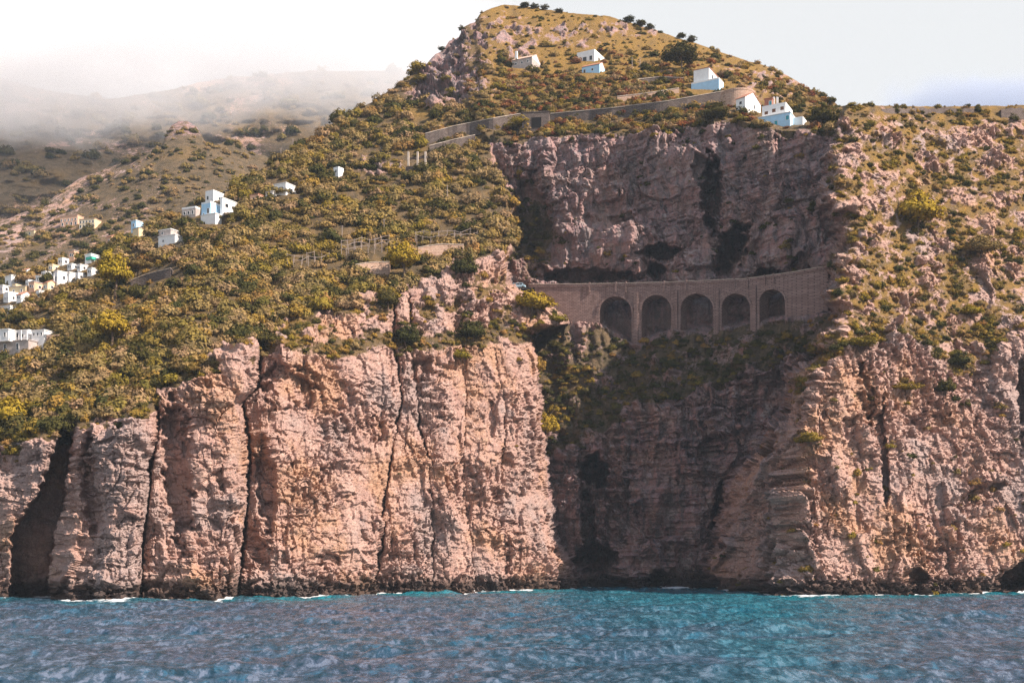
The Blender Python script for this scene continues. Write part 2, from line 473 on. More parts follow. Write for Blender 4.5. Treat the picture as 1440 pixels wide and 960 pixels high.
# --- zones
ctl, c1l = line(px2, CTp), line(px2, C1p)
nz = fbm(px2 / 38.0, py2 / 30.0, octv=4)
nz2 = fbm(px2 / 14.0 + 40, py2 / 12.0, octv=3)
up = lambda l, w=10: sstep(-w, w, l - py2)               # 1 above a picture row line
vegA = up(ctl + 14 + 60 * nz)
lgl = line(px2, [(330, 470), (380, 478), (450, 488), (560, 480), (650, 478), (720, 470), (760, 470)])
ledge = np.exp(-((py2 - lgl) / 17.0) ** 2) * sstep(340, 380, px2)
vegA = np.maximum(vegA, np.clip(ledge * 0.85 + 0.9 * nz, 0, 1) * up(lgl + 22))
vegA = np.maximum(vegA, np.clip(0.25 + 1.3 * nz + 0.6 * nz2, 0, 0.8) * up(lgl))
# rocky crags of the upper hill
def blob(cx, cy, rx, ry, soft=0.5):
    return 1 - sstep(1 - soft, 1 + soft, np.sqrt(((px2 - cx) / rx) ** 2 + ((py2 - cy) / ry) ** 2) + 0.5 * nz)
crag = np.maximum.reduce([blob(640, 100, 62, 46), blob(690, 45, 40, 26), blob(800, 52, 60, 16), blob(900, 38, 70, 13), blob(725, 60, 38, 34), blob(610, 130, 34, 22),
                          0.8 * blob(1090, 120, 60, 22), 0.8 * blob(700, 235, 18, 34), blob(530, 232, 34, 16), 0.7 * blob(1020, 95, 26, 8)])
crag2 = np.maximum.reduce([blob(632, 100, 52, 44), blob(655, 58, 34, 20), blob(606, 132, 30, 20)])
hill = up(150 + 0 * px2, 30) * (1 - mR)
vegA = vegA * (1 - np.maximum(crag * np.clip(0.45 + 1.2 * nz2, 0.05, 1), 0.85 * crag2))
g1 = sheetG[1][0](px2)
vb = line(px2, VB)
brow = sheetG[5][0](px2)
vegG = np.maximum(up(brow + 4 + 24 * nz), up(g1 + 10 + 26 * nz) * (1 - up(vb + 0 + 10 * nz2)) * np.clip(0.72 + 0.9 * nz, 0, 1))
vegG = np.maximum(vegG, 0.85 * blob(745, 330, 42, 46))
vegG = np.maximum(vegG, 0.7 * blob(790, 560, 60, 60))
vegG = vegG * (1 - crag * np.clip(0.45 + 1.2 * nz2, 0.05, 1))
r1 = sheetR[1][0](px2)
vegR = up(r1 - 8 + 40 * nz) * np.clip(0.60 + 0.9 * nz + 0.5 * nz2, 0, 1)
vegR = np.maximum(vegR, 0.85 * up(170 + 14 * nz))
veg = (vegG * (1 - mA) + vegA * mA) * (1 - mR) + vegR * mR
dry = np.clip(0.22 + 0.9 * nz2 + 0.5 * nz, 0, 1) * 0.6
dry = np.maximum(dry, np.clip(hill * (0.85 + 0.6 * nz2) * sstep(640, 700, px2), 0, 1))
dry = np.maximum(dry, mR * np.clip(0.5 + 1.0 * nz2, 0, 1))
dry = np.maximum(dry, np.clip(blob(385, 462, 60, 22) + blob(470, 408, 60, 14), 0, 1) * 0.9)
dry = np.maximum(dry, np.exp(-((py2 - 158) / 14.0) ** 2) * blob(620, 158, 60, 30) * 0.9)
gshade = (1 - mA) * (1 - mR)
dry = dry * (1 - gshade * (py2 > brow))
rock = np.clip(1 - veg, 0, 1)
# --- rock relief (m, towards/away from the viewer)
U, V = X + 0.55 * D, Z
wu, wv = 1.7 * fbm(U / 11.0, V / 11.0, octv=3), 1.7 * fbm(U / 11.0 + 31, V / 11.0, octv=3)
big = fbm(U / 30.0, V / 55.0, octv=3, ridged=True)
b1, c1_ = blocks((U + wu) / 11.0, (V + wv) / 14.0)
b2, c2_ = blocks((U + 0.7 * wu) / 4.2, (V + 0.7 * wv) / 3.4)
b3, c3_ = blocks((U + 0.5 * wu) / 1.7, (V + 0.5 * wv) / 1.5)
fine = fbm(U / 2.6, V / 2.6, octv=4, gain=0.6)
rugged = fbm(U / 9.0, V / 13.0, octv=5, gain=0.6, ridged=True)
crk = sstep(-0.05, 0.35, fbm(U / 25.0 + 9, V / 25.0, octv=2))
b4, c4_ = blocks((U + 0.6 * wu) / 2.8, (V + wv) / 12.0)
b5, c5_ = blocks((U + 0.3 * wu) / 0.95, (V + 0.3 * wv) / 0.75)
b6, c6_ = blocks((U + wu) / 9.0, (V + 0.5 * wv) / 2.2)
rough = 0.55 + 0.9 * sstep(-0.3, 0.4, fbm(U / 28.0 + 3, V / 28.0, octv=2))
rel = -3.0 * big - 1.7 * b1 - (1.0 * b2 + 0.46 * b3 + 0.9 * b4 + 0.22 * b5 + 0.8 * b6) * rough - 0.2 * fine - 0.35 * rugged
rel = rel + crk * (1.2 * np.exp(-(c1_ / 0.03) ** 2) + 0.5 * np.exp(-(c2_ / 0.05) ** 2) + 1.1 * np.exp(-(c4_ / 0.05) ** 2) + 0.6 * np.exp(-(c6_ / 0.05) ** 2))
# bedding ledges: strong in the gorge foot and the headland foot
strat = fbm(U / 60.0, V / 2.6, octv=3)
bed = np.where(mA > 0.5, sstep(60, 5, Z) * 1.0, 0.15) + 2.0 * gshade * sstep(85, 60, Z)
rel = rel - 0.9 * bed * strat
upper = gshade * up(line(px2, RD)) * (1 - up(brow))
rel = rel + upper * (-2.2 * fbm(U / 5.0, V / 30.0, octv=4, ridged=True))
rel = rel * (1 + 1.3 * crag2) + crag2 * 9.0 * fbm(X / 26.0 + 5, Z / 20.0, octv=3, ridged=True)
soft = 2.6 * fbm(U / 34.0, V / 26.0, octv=4) + 0.35 * fbm(U / 3.0, V / 3.0, octv=3)
terr = ((Z + 1.5 * fbm(X / 40.0, D / 40.0, octv=2)) / 6.5) % 1.0
soft = soft + (1 - mR) * mA * 1.5 * sstep(0.0, 0.4, nz) * (sstep(0.0, 0.8, terr) - sstep(0.85, 1.0, terr))
rel = rel - sstep(12, 2, Z) * (3.5 * fbm(U / 17.0, V / 40.0 + 3, octv=3) + 1.2 * b3)
rk = sstep(0.25, 0.75, rock + 0.35 * nz2)
nearv = (1 - 0.55 * np.exp(-((py2 - line(px2, VB) + 26) / 34.0) ** 2) * sstep(755, 775, px2) * (1 - sstep(1150, 1165, px2)))
edge_hold = 1 - 0.9 * up(sky_py[None, :] + 5, 5)
gz2 = (1 - mA) * (1 - sstep(0, 1, mR)) + mR * 0.35 * sstep(1150, 1070, px2)
rel = rel * (1 + 0.7 * np.clip(gz2, 0, 1) * (py2 > line(px2, VB) + 30))
hold = nearv * edge_hold * sstep(-12, 6, Z + 8)
D = D + soft * (1 - rk) * hold
# level pads cut into the slope behind each house front: (corner px, base py, front px, side px, height px)
PADS = [(748, 97, 28, 13, 17), (836, 86, 24, 18, 15), (843, 102, 24, 9, 12), (1011, 127, 36, 10, 16), (997, 113, 20, 23, 16), (1048, 160, 11, 28, 22), (1086, 152, 10, 5, 12), (1111, 177, 40, 17, 19), (1129, 181, 17, 10, 13),
        (402, 274, 19, 20, 16), (363, 285, 13, 5, 11), (296, 308, 15, 16, 20), (303, 317, 24, 16, 14), (313, 300, 4, 20, 18), (300, 283, 13, 16, 12), (275, 304, 22, 4, 11), (246, 341, 28, 18, 10), (195, 333, 12, 10, 10),
        (40, 492, 60, 24, 28), (62, 476, 21, 6, 11), (16, 402, 14, 12, 13), (36, 413, 28, 4, 10), (81, 401, 7, 18, 16), (98, 391, 4, 20, 7), (128, 369, 11, 12, 9), (14, 440, 16, 7, 9), (157, 343, 10, 6, 6),
        (104, 365, 9, 11, 6), (88, 373, 9, 6, 6), (101, 379, 8, 7, 7), (113, 381, 6, 7, 8), (129, 387, 8, 8, 9), (64, 389, 8, 8, 6), (48, 409, 10, 9, 11), (67, 409, 9, 8, 10), (40, 403, 7, 8, 7), (12, 425, 13, 10, 11), (30, 424, 9, 9, 10), (4, 412, 9, 6, 10), (57, 397, 8, 7, 8), (476, 249, 8, 6, 12)]
D0 = D.copy()
pits = np.zeros(D.shape, bool)
for pc, pb, pwf, pws, ph in PADS:
    ci = int(np.clip((pc - PX0) / (PX1 - PX0) * (NC - 1), 0, NC - 1))
    ri = int(np.clip(np.searchsorted(-py2[:, ci], -pb), 0, NR - 1))
    y0 = D0[ri, ci]
    pit = (px2 > pc - pwf - 3) & (px2 < pc + pws + 3) & (py2 < pb - 1.5) & (py2 > pb - ph)
    pits |= pit
    D = np.where(pit, np.maximum(D, y0 + 1.0 + min(max(pws, 9) * y0 / FPX / 0.48, 20.0)), D)
X, Z = (px2 - 720) / FPX * D, CAMH + (HOR - py2) / FPX * D
# rock relief stands out along the surface normal, so that side walls are as broken as fronts
Pb = np.stack([X, D, Z], -1)
nrm = np.cross(np.gradient(Pb, axis=1), np.gradient(Pb, axis=0))
nrm /= np.maximum(np.linalg.norm(nrm, axis=-1, keepdims=True), 1e-9)
nrm *= np.sign((nrm * (np.array([0, 0, CAMH]) - Pb)).sum(-1, keepdims=True))
def box_blur(a, r, ax):
    c = np.cumsum(np.concatenate([np.repeat(np.take(a, [0], ax), r + 1, ax), a, np.repeat(np.take(a, [-1], ax), r, ax)], ax), axis=ax)
    n_ = a.shape[ax]
    return (np.take(c, range(2 * r + 1, 2 * r + 1 + n_), ax) - np.take(c, range(0, n_), ax)) / (2 * r + 1)
for ax in (0, 1):
    nrm = box_blur(box_blur(nrm, 14, ax), 10, ax)
nrm /= np.maximum(np.linalg.norm(nrm, axis=-1, keepdims=True), 1e-9)
vw = np.array([0, 0, CAMH]) - Pb; vw /= np.linalg.norm(vw, axis=-1, keepdims=True)
nrm = nrm * 0.6 + vw * 0.4 / np.maximum((nrm * vw).sum(-1, keepdims=True), 0.5)
nrm /= np.maximum(np.linalg.norm(nrm, axis=-1, keepdims=True), 1e-9)
disp = np.where(pits, 0.0, rel * rk * np.where(mR > 0.5, 1.15, 1.0) * hold)
disp[:, :6] = 0; disp[:, -6:] = 0
Pb = Pb - nrm * disp[..., None]
X, D, Z = Pb[..., 0], Pb[..., 1], Pb[..., 2]
wet = np.clip(sstep(7.0, 2.0, Z + 2.2 * fbm(U / 9.0, V / 3.0, octv=3)), 0, 1) * 0.85
pink = np.maximum(np.clip(gshade * (0.75 + 0.5 * nz), 0, 1) * (py2 > brow - 6), np.maximum(0.7 * crag * np.clip(0.6 + 1.5 * nz2, 0, 1), 0.95 * crag2) * (1 - mR))  # mask for the rock colour that has shade painted in
ATT = {'veg': veg, 'dry': dry, 'wet': wet, 'pink': pink}
pts = np.stack([X, D, Z], -1)
# back of the ridge
tops = pts[-1]
back = [tops + np.array([0, dy, -dz]) for dy, dz in ((4, 1), (16, 8), (50, 40), (120, 130))]
pts_all = np.concatenate([pts, np.stack(back)], 0)
ATT_all = {k: np.concatenate([v, np.repeat(v[-1:], 4, 0)], 0) for k, v in ATT.items()}
LAND = land_material()
lab = np.zeros((NR + 4, NC), np.int8)
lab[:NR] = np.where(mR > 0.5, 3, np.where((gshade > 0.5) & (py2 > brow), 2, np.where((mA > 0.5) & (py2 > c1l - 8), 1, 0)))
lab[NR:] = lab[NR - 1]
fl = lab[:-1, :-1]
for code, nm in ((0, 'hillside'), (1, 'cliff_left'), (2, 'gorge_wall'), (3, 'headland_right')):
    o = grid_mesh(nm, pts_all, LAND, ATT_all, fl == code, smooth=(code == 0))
    tag(o, kind='structure')
tag(bpy.data.objects['hillside'], 'steep scrub-covered hillside rising to a rocky peak')
tag(bpy.data.objects['cliff_left'], 'sunlit pink limestone sea cliff split by dark vertical cracks')
tag(bpy.data.objects['gorge_wall'], 'shaded gorge wall with caves above and below the viaduct')
tag(bpy.data.objects['headland_right'], 'rocky sunlit headland with patchy scrub to the right of the gorge')

def ground(px, py):
    """World point and depth of the land seen at a photo pixel."""
    c = np.clip((px - PX0) / (PX1 - PX0) * (NC - 1), 0, NC - 1.001)
    i = int(c); f = c - i
    res = np.zeros(3)
    for k, w in ((i, 1 - f), (i + 1, f)):
        r = (py - low_py[k]) / (sky_py[k] - low_py[k]) * (NR - 1)
        r = min(max(r, 0), NR - 1.001); j = int(r); g_ = r - j
        res += w * ((1 - g_) * pts[j, k] + g_ * pts[j + 1, k])
    return Vector(res)

def gdepth(px, py): return ground(px, py).y

# ------------------------------------------------------------------ sea
def sea_material():
    m, nt, out = new_mat('sea_water'); g = N(nt)
    p = g.pos()
    shallow, foam = g.attr('shallow'), g.attr('foam')
    n1 = g.noise(g.scaled(p, (0.012, 0.02, 0)), 1.0, 3, 0.5)
    n2 = g.noise(g.scaled(p, (0.42, 1.25, 0.5)), 1.0, 5, 0.7)
    n3 = g.noise(g.scaled(p, (1.6, 3.0, 1.6)), 1.0, 4, 0.6)
    deep = g.mix(g.ramp(n1, 0.35, 0.65), (0.038, 0.055, 0.088), (0.016, 0.060, 0.095))
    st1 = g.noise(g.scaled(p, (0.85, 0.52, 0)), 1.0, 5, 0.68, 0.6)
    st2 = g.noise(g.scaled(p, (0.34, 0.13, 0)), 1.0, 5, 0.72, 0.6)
    glint_streak = g.math('ADD', g.math('MULTIPLY', st1, 0.5), g.math('MULTIPLY', st2, 0.5))  # pale and dark ripple reflections painted into the water colour
    deep = g.mix(g.ramp(glint_streak, 0.505, 0.58), deep, (0.115, 0.148, 0.208))
    deep = g.mix(g.ramp(glint_streak, 0.50, 0.43), deep, (0.006, 0.028, 0.045))
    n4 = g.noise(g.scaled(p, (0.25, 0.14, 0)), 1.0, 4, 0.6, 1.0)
    deep = g.mix(g.math('MULTIPLY', g.ramp(n4, 0.55, 0.68), 0.6), deep, (0.025, 0.12, 0.20))  # blue ripple highlights, also painted into the colour
    teal = g.mix(g.ramp(glint_streak, 0.42, 0.60), (0.001, 0.07, 0.10), (0.008, 0.21, 0.26))
    col = g.mix(shallow, deep, teal)
    nf = g.noise(g.scaled(p, (0.22, 0.5, 0.2)), 1.0, 6, 0.7)
    ff = g.ramp(g.math('ADD', foam, g.math('MULTIPLY', g.math('SUBTRACT', nf, 0.5), 1.3)), 0.55, 0.75)
    b = g.node('ShaderNodeBsdfPrincipled')
    g.link(g.mix(ff, col, (0.78, 0.80, 0.80)), b.inputs['Base Color'])
    b.inputs['IOR'].default_value = 1.5
    g.link(g.math('ADD', 0.11, g.math('MULTIPLY', ff, 0.6)), b.inputs['Roughness'])
    h = g.math('ADD', n2, g.math('MULTIPLY', n3, 0.45))
    g.link(g.bump(h, 1.0, 0.30), b.inputs['Normal'])
    g.link(b.outputs[0], out.inputs[0])
    return m

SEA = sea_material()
SR, SC = 500, 720
sy = np.geomspace(72.0, 640.0, SR)[:, None] * np.ones((1, SC))
spx = np.linspace(-420, 1860, SC)[None, :] * np.ones((SR, 1))
sx = (spx - 720) / FPX * sy
hgt = np.zeros_like(sx)
wr = np.random.default_rng(11)
for k in range(30):
    lam = 3.2 * (1.095 ** k)
    ang = math.radians(-80 + wr.normal(0, 34))
    amp = (0.085 if lam < 16 else 0.05) * lam / 6.28
    ph = wr.uniform(0, 6.28)
    arg = (sx * math.cos(ang) + sy * math.sin(ang)) * 2 * np.pi / lam + ph + 2.2 * perlin(sx / (lam * 2.2) + k, sy / (lam * 3.0))
    fade = np.clip(1.6 * lam / (0.0042 * sy * 4) - 0.6, 0, 1)
    hgt += fade * amp * (1 - np.abs(np.sin(arg / 2))) * 2 - fade * amp
hgt *= 0.75 + 0.5 * perlin(sx / 40.0, sy / 40.0)
hgt += 0.20 * fbm(sx / 1.5, sy / 2.4, octv=3, gain=0.6) + 0.42 * fbm(sx / 4.0 + 9, sy / 8.0, octv=3, gain=0.55) * sstep(110, 260, sy)
wl_x = (colpx - 720) / FPX * (CAMH * FPX / (wpy - HOR)); wl_y = CAMH * FPX / (wpy - HOR)
shore = np.interp(spx, colpx, wl_y)
dist = shore - sy
sn = fbm(sx / 30.0, sy / 40.0, octv=3)
shallow = sstep(85, 5, dist + 60 * sn) * (0.55 + 0.45 * sstep(250, 420, spx))
shallow = np.maximum(shallow, np.exp(-((spx - 1000) / 230.0) ** 2) * sstep(520, 60, dist + 140 * sn) * 0.75)
foam = 1.35 * sstep(17, 0.5, dist + 8 * fbm(sx / 12.0, sy / 8.0, octv=2)) * (0.5 + 0.5 * np.clip(0.5 + 1.6 * fbm(spx / 60.0, spx * 0, octv=2), 0, 1))
foam = np.maximum(foam, np.exp(-((spx - 1160) / 120.0) ** 2) * sstep(26, 3, dist + 8 * sn) * 0.78)
foam = np.maximum(foam, 0.36 * sstep(0.28, 0.6, fbm(sx / 7.0, sy / 9.0, octv=3)) * sstep(150, 60, dist) * np.exp(-((spx - 960) / 220.0) ** 2))
spts = np.stack([sx, sy, hgt], -1)
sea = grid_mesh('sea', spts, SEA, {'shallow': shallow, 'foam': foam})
bm = bmesh.new(); bm.from_mesh(sea.data)
bm.faces.new([bm.verts.new(v) for v in ((-2600, -400, -1.6), (2600, -400, -1.6), (2600, 2600, -1.6), (-2600, 2600, -1.6))])
bm.to_mesh(sea.data); bm.free()
tag(sea, 'choppy teal sea with grey sky reflections partly painted in', kind='structure')

# ------------------------------------------------------------------ far mountains
def far_sheet(name, label, x0, x1, nc, nr, top, bot, ytop, ybot, amp, seed, vegbias):
    cx = np.linspace(x0, x1, nc)
    t = np.linspace(0, 1, nr)[:, None]
    tp = line(cx, top) + 2.5 * fbm(cx / 18.0 + seed, cx * 0, octv=4)
    p_x = np.broadcast_to(cx[None, :], (nr, nc)).astype(float)
    p_y = bot + (tp[None, :] - bot) * t
    yb, yt = line(cx, ybot), line(cx, ytop)
    sm = np.convolve(np.pad(tp, 40, mode='edge'), np.ones(81) / 81, 'valid')
    f = np.clip((bot - p_y) / (bot - sm[None, :]), 0, 1.15)
    d = 1.0 / ((1 - f) / yb[None, :] + f / yt[None, :])
    xx, zz = (p_x - 720) / FPX * d, CAMH + (HOR - p_y) / FPX * d
    n1 = fbm(xx / 170.0 + seed, zz / 120.0, octv=5, gain=0.55)
    n2 = fbm(xx / 60.0 + seed, zz / 40.0, octv=4, ridged=True)
    tr = (zz / 13.0 + 0.4 * n1) % 1.0
    d = d - (amp * n1 + 0.30 * amp * n2 - 1.2 * (sstep(0, 0.8, tr) - sstep(0.85, 1, tr))) * (1 - 0.8 * sstep(0.97, 1, t))
    xx, zz = (p_x - 720) / FPX * d, CAMH + (HOR - p_y) / FPX * d
    P_ = np.stack([xx, d, zz], -1)
    P_ = np.concatenate([P_, (P_[-1] + np.array([0, 60, -30]))[None], (P_[-1] + np.array([0, 260, -260]))[None]], 0)
    v = np.clip(vegbias + 0.9 * n1 - 0.35 * n2, 0, 1) * (1 - 0.45 * sstep(1.0, 1.04, f))
    dr = np.clip(-0.1 + 0.9 * fbm(xx / 50.0, zz / 30.0, octv=3), 0, 0.8)
    ext = lambda a: np.concatenate([a, a[-1:], a[-1:]], 0)
    o = grid_mesh(name, P_, LAND, {'veg': ext(v), 'dry': ext(dr), 'wet': ext(v * 0), 'pink': ext(0.8 * sstep(1.0, 1.03, f) + 0 * v)})
    tag(o, label, kind='structure')
    return P_, cx, tp, bot, nr

FAR1 = far_sheet('mountain_ridge', 'terraced ridge with a rounded crag below the fog', -330, 560, 420, 230,
          [(-330, 345), (-90, 325), (0, 312), (60, 288), (110, 252), (175, 228), (226, 208), (233, 190), (242, 176), (252, 170), (264, 170), (276, 178), (288, 198), (300, 207), (322, 196), (336, 200), (350, 214), (420, 232), (560, 262)],
          480, [(-330, 1120), (0, 1060), (250, 1080), (560, 1180)], [(-330, 730), (0, 735), (560, 900)], 24, 3.0, 1.02)
FAR2 = far_sheet('mountain', 'far dark mountain slope rising into the fog', -480, 640, 330, 170,
          [(-480, 96), (0, 110), (60, 126), (150, 140), (230, 128), (300, 112), (360, 106), (430, 100), (640, 100)],
          430, [(-480, 1600), (640, 1800)], [(-480, 1120), (640, 1350)], 60, 8.0, 0.95)

# fog bank resting on the far mountain
def fog_volume():
    m, nt, out = new_mat('fog_vapour'); g = N(nt)
    tc = g.node('ShaderNodeTexCoord').outputs['Object']
    sp = g.node('ShaderNodeSeparateXYZ'); g.link(tc, sp.inputs[0])
    n = g.noise(g.scaled(tc, (1, 1, 1.4)), 0.0085, 5, 0.6, 0.5)
    lift = g.math('MULTIPLY', g.ramp(sp.outputs['X'], -640.0, -330.0), 42.0)
    base = g.ramp(g.math('SUBTRACT', sp.outputs['Z'], lift), 500.0, 580.0)
    d = g.math('ADD', base, g.math('MULTIPLY', g.math('SUBTRACT', n, 0.5), 2.5))
    d = g.ramp(d, 0.2, 0.95)
    topf = g.ramp(sp.outputs['Z'], 740.0, 560.0)
    side = g.ramp(sp.outputs['X'], 60.0, -200.0)
    front = g.ramp(sp.outputs['Y'], 1185.0, 1290.0)
    dd = g.math('MULTIPLY', g.math('MULTIPLY', d, topf), g.math('MULTIPLY', side, front))
    v = g.node('ShaderNodeVolumePrincipled')
    v.inputs['Color'].default_value = (0.985, 0.99, 1.0, 1)
    v.inputs['Anisotropy'].default_value = 0.0
    g.link(g.math('MULTIPLY', dd, 0.012), v.inputs['Density'])
    g.link(v.outputs[0], out.inputs['Volume'])
    m.cycles.volume_step_rate = 0.6
    return m

def box_verts(x0, x1, y0, y1, z0, z1):
    return ([(x0, y0, z0), (x1, y0, z0), (x1, y1, z0), (x0, y1, z0), (x0, y0, z1), (x1, y0, z1), (x1, y1, z1), (x0, y1, z1)],
            [(0, 3, 2, 1), (4, 5, 6, 7), (0, 1, 5, 4), (1, 2, 6, 5), (2, 3, 7, 6), (3, 0, 4, 7)])

fog = mesh_obj('fog_bank', *box_verts(-1250, 70, 1180, 1560, 440, 780), fog_volume())
tag(fog, 'pale fog bank hiding the top of the far mountain', 'fog', kind='stuff')

hz, hnt, hout = new_mat('hazy_air')
hv = hnt.nodes.new('ShaderNodeVolumePrincipled')
hv.inputs['Color'].default_value = (0.72, 0.86, 1.0, 1)
hv.inputs['Density'].default_value = 0.000045
hnt.links.new(hv.outputs[0], hout.inputs['Volume'])
hz.cycles.homogeneous_volume = True
haze = mesh_obj('haze', *box_verts(-2650, 2650, -450, 2650, -8, 900), hz)
tag(haze, 'thin blue-grey haze in the air', kind='stuff')

def cloud_volume():
    m, nt, out = new_mat('cloud_vapour'); g = N(nt)
    tc = g.node('ShaderNodeTexCoord').outputs['Object']
    sp = g.node('ShaderNodeSeparateXYZ'); g.link(tc, sp.inputs[0])
    n = g.noise(g.scaled(tc, (1, 1, 1.3)), 0.0085, 5, 0.6, 0.3)
    edge_x = g.math('MULTIPLY', g.ramp(sp.outputs['X'], 800.0, 1150.0), g.ramp(sp.outputs['X'], 1560.0, 1330.0))
    d = g.math('ADD', g.math('MULTIPLY', g.ramp(sp.outputs['Z'], 1310.0, 1195.0), edge_x), g.math('MULTIPLY', g.math('SUBTRACT', n, 0.5), 1.6))
    v = g.node('ShaderNodeVolumePrincipled')
    v.inputs['Color'].default_value = (0.58, 0.64, 0.76, 1)
    g.link(g.math('MULTIPLY', g.ramp(d, 0.3, 0.9), 0.012), v.inputs['Density'])
    g.link(v.outputs[0], out.inputs['Volume'])
    return m
cloud = mesh_obj('cloud', *box_verts(780, 1600, 2950, 3150, 1040, 1320), cloud_volume())
tag(cloud, 'low blue-grey cloud behind the right headland', kind='stuff')

# ------------------------------------------------------------------ viaduct
def masonry_material(name, c1, c2, mortar):
    m, nt, out = new_mat(name); g = N(nt)
    p = g.pos()
    sp = g.node('ShaderNodeSeparateXYZ'); g.link(p, sp.inputs[0])
    cb = g.node('ShaderNodeCombineXYZ')
    g.link(g.math('ADD', sp.outputs['X'], g.math('MULTIPLY', sp.outputs['Y'], 0.6)), cb.inputs[0]); g.link(sp.outputs['Z'], cb.inputs[1])
    br = g.node('ShaderNodeTexBrick')
    g.link(cb.outputs[0], br.inputs['Vector'])
    br.inputs['Color1'].default_value = (*c1, 1); br.inputs['Color2'].default_value = (*c2, 1); br.inputs['Mortar'].default_value = (*mortar, 1)
    br.inputs['Scale'].default_value = 1.0; br.inputs['Brick Width'].default_value = 1.5; br.inputs['Row Height'].default_value = 0.75
    br.inputs['Mortar Size'].default_value = 0.07; br.inputs['Bias'].default_value = -0.1
    n = g.noise(g.scaled(p, (0.5, 0.5, 0.07)), 1.0, 5, 0.65)
    n2 = g.noise(p, 0.9, 5, 0.7)
    c = g.mix(g.math('MULTIPLY', g.ramp(n, 0.52, 0.74), 0.6), br.outputs['Color'], tuple(x * 0.38 for x in c1))
    c = g.mix(g.math('MULTIPLY', g.ramp(n2, 0.55, 0.75), 0.5), c, tuple(min(x * 1.5, 1) for x in c2))
    b = g.node('ShaderNodeBsdfPrincipled')
    g.link(c, b.inputs['Base Color']); b.inputs['Roughness'].default_value = 0.92; b.inputs['Specular IOR Level'].default_value = 0.15
    g.link(g.bump(g.math('ADD', br.outputs['Fac'], g.math('MULTIPLY', n2, -1.2)), 0.7, -0.15), b.inputs['Normal'])
    g.link(b.outputs[0], out.inputs[0])
    return m

STONE = masonry_material('viaduct_masonry', (0.22, 0.145, 0.125), (0.31, 0.215, 0.19), (0.10, 0.07, 0.065))
WALLSTONE = masonry_material('dry_stone_wall', (0.125, 0.095, 0.085), (0.175, 0.14, 0.12), (0.05, 0.042, 0.04))
PINKSTONE = masonry_material('pink_stone_wall', (0.46, 0.30, 0.22), (0.52, 0.37, 0.28), (0.30, 0.2, 0.15))
ASPHALT = simple_mat('asphalt', (0.07, 0.068, 0.065), 0.9, 0.2, 0.8)
PALECONC = simple_mat('pale_concrete', (0.50, 0.42, 0.35), 0.9, 0.2, 0.8)

ARCHES = [(843, 888, 417, 452), (902, 944, 415, 486), (957, 1003, 413, 464), (1015, 1055, 413, 460), (1068, 1104, 407, 450)]
def road_py(px): return float(line(px, RD))
def vface(px, py, off=0.0, back=0.0):
    """Point on the viaduct's seaward face; 'off' stands it proud, 'back' goes into the wall."""
    Y = float(yv(px)); e = 1.0
    a, b = at(px - e, py, float(yv(px - e))), at(px + e, py, float(yv(px + e)))
    tdir = (b - a); tdir.z = 0; tdir.normalize()
    nrm = Vector((tdir.y, -tdir.x, 0))
    return at(px, py, Y) + nrm * (off - back)

via = empty('viaduct', at(940, 480, 581))
tag(via, 'curved stone road viaduct with five tall arches across the shaded gorge', 'viaduct')
via_inv = via.matrix_basis.inverted() if False else Matrix.Translation(-via.location)
def vpart(name, verts, faces, mat, smooth=False):
    return mesh_obj(name, [via_inv @ v for v in verts], faces, mat, via, smooth)

TH = 8.5
def strip_solid(samples, off=0.0, back=TH):
    """samples: list of (px, py_top, py_bottom); closed band between them."""
    v, f = [], []
    for px, a, b in samples:
        v += [vface(px, a, off), vface(px, b, off), vface(px, b, 0, back), vface(px, a, 0, back)]
    n = len(samples)
    for i in range(n - 1):
        k = 4 * i; q = k + 4
        f += [(k, k + 1, q + 1, q), (k + 1, k + 2, q + 2, q + 1), (k + 2, k + 3, q + 3, q + 2), (k + 3, k, q, q + 3)]
    f += [(3, 2, 1, 0), (4 * n - 4, 4 * n - 3, 4 * n - 2, 4 * n - 1)]
    return v, f

spring = lambda a: a[2] + (a[1] - a[0]) * 0.5
def arch_py(a, px, grow=0.0):
    c, r = (a[0] + a[1]) / 2, (a[1] - a[0]) / 2 + grow
    q = max(0.0, 1 - ((px - c) / r) ** 2)
    return spring(a) - ((spring(a) - a[2]) + grow) * math.sqrt(q)

smp = []
for px in np.arange(752, 1166, 1.5):
    smp.append(px)
for a in ARCHES:
    smp += [a[0], a[1]]
smp = sorted(set(round(float(p), 2) for p in smp))
# spandrel wall: continuous above the springing, cut by the arch curves
sol = []
for px in smp:
    bot = None
    for a in ARCHES:
        if a[0] <= px <= a[1]: bot = arch_py(a, px)
    if bot is None: bot = 440 + 0 * px if px < 843 else 441
    if px > 1104: bot = 446
    if px < 843: bot = 452
    sol.append((px, road_py(px), bot))
# split at arch edges so that verticals stay vertical
segs, cur = [], []
for s_ in sol:
    cur.append(s_)
    for a in ARCHES:
        if abs(s_[0] - a[0]) < 1e-3:
            cur[-1] = (s_[0], s_[1], 452 if a is ARCHES[0] else 441); segs.append(cur); cur = [(s_[0], s_[1], spring(a))]
        elif abs(s_[0] - a[1]) < 1e-3:
            cur[-1] = (s_[0], s_[1], spring(a)); segs.append(cur); cur = [(s_[0], s_[1], 446 if a is ARCHES[-1] else 441)]
segs.append(cur)
allv, allf = [], []
for sg in segs:
    v, f = strip_solid(sg)
    allf += [tuple(i + len(allv) for i in q) for q in f]; allv += v
vpart('wall', allv, allf, STONE)
